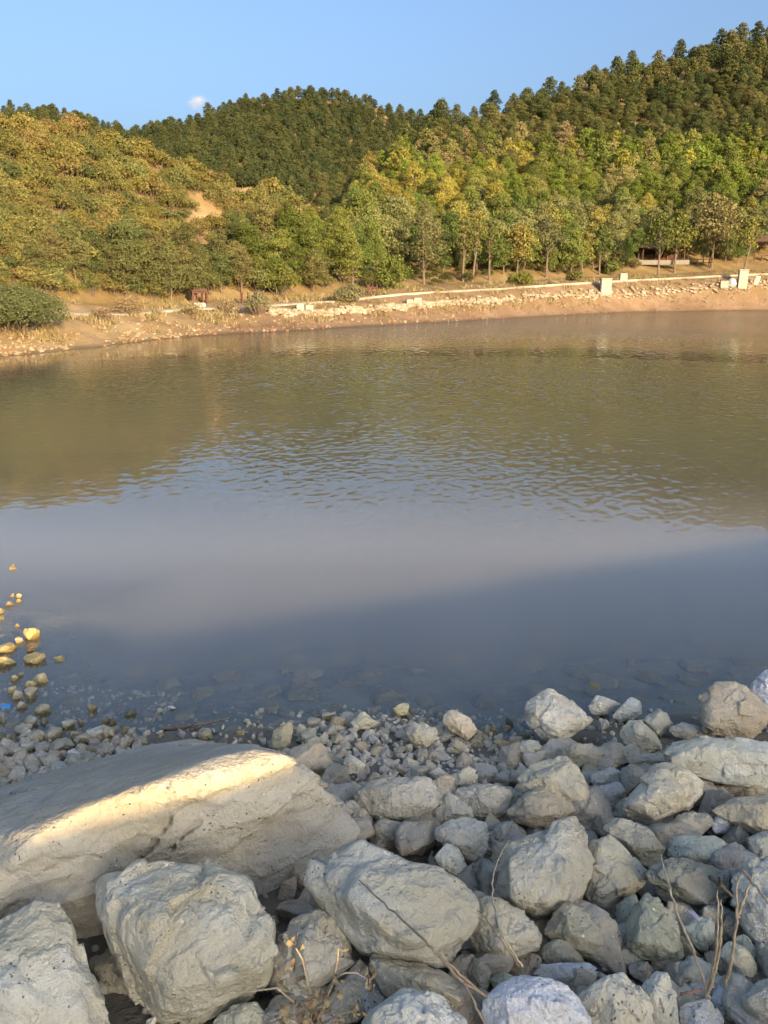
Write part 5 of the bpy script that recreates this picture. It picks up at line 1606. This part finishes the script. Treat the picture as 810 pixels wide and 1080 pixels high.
# scraps of litter
def scrap(label, px, py, w, h, lift, col, seed, cat="plastic scrap", name="plastic_scrap", z=None):
    p = at_depth(px, py, depth_on_bank(px, py, lift)) if z is None else Vector(at_height(px, py, z))
    D = p.y * CP - (p.z - CAM_H) * SP
    g = np.linspace(-1, 1, 12); a, b_ = np.meshgrid(g, g, indexing='ij')
    q = np.stack([a.ravel(), b_.ravel(), 0 * a.ravel()], -1); rr = np.random.default_rng(seed)
    q[:, 2] = .35 * fbm(q * 1.3 + seed, 3, ridged=True); q[:, :2] += .25 * np.stack([perlin(q * 1.5 + seed), perlin(q * 1.5 + seed + 9)], -1)
    q = q * np.array([w, h, h]) / FPX * D * .5
    n = 12; i = np.arange(n * n).reshape(n, n); F = np.stack([i[:-1, :-1], i[1:, :-1], i[1:, 1:], i[:-1, 1:]], -1).reshape(-1, 4)
    o = link(name, mesh_np(name, q, F, [M_WHITE], smooth=True)); o.location = p; o.rotation_euler = (.35, .1, rr.uniform(0, 3)); o.color = (*col, 1); tag(o, label, cat)
    m = o.modifiers.new("solid", 'SOLIDIFY'); m.thickness = .002


scrap("crumpled bright blue plastic scrap on a stone at the left edge", 6, 745, 9, 6, .10, (.05, .24, .55), 3)
scrap("tiny white plastic flake drifting in the shallow water above the driftwood", 181, 746, 9, 5, 0, (.7, .7, .7), 5, z=.008)
scrap("small lilac wrapper caught in the crevice right of the grey green boulder", 732, 965, 14, 9, .22, (.42, .36, .46), 7, name="wrapper", cat="wrapper")

# ------------------------------------------------------------------ a single small cloud far behind the hills
def cloud():
    m, nt, out = new_mat("cloud_vapour"); b = NB(nt)
    tc = b.n("ShaderNodeTexCoord")
    ln = b.n("ShaderNodeVectorMath", operation='LENGTH'); b.l(tc.outputs["Object"], ln.inputs[0])
    n = b.noise(tc.outputs["Object"], 1.7, 5, .6)
    d = b.math('SUBTRACT', b.math('ADD', b.math('MULTIPLY', n, 1.5), -.10), ln.outputs["Value"])
    den = b.math('MULTIPLY', b.rng(d, 0, .8), .04)
    vs = b.n("ShaderNodeVolumePrincipled"); vs.inputs["Color"].default_value = (1, 1, 1, 1); vs.inputs["Anisotropy"].default_value = .2
    b.l(den, vs.inputs["Density"]); b.l(vs.outputs[0], out.inputs["Volume"])
    u, f = ico(3)
    o = link("cloud", mesh_np("cloud", u, f, [m], smooth=True))
    p = at_range(208, 107, 3000); o.location = p; o.scale = (62, 40, 40)
    tag(o, "single small white cloud just above the wooded ridge of the middle mountain", "cloud")


cloud()
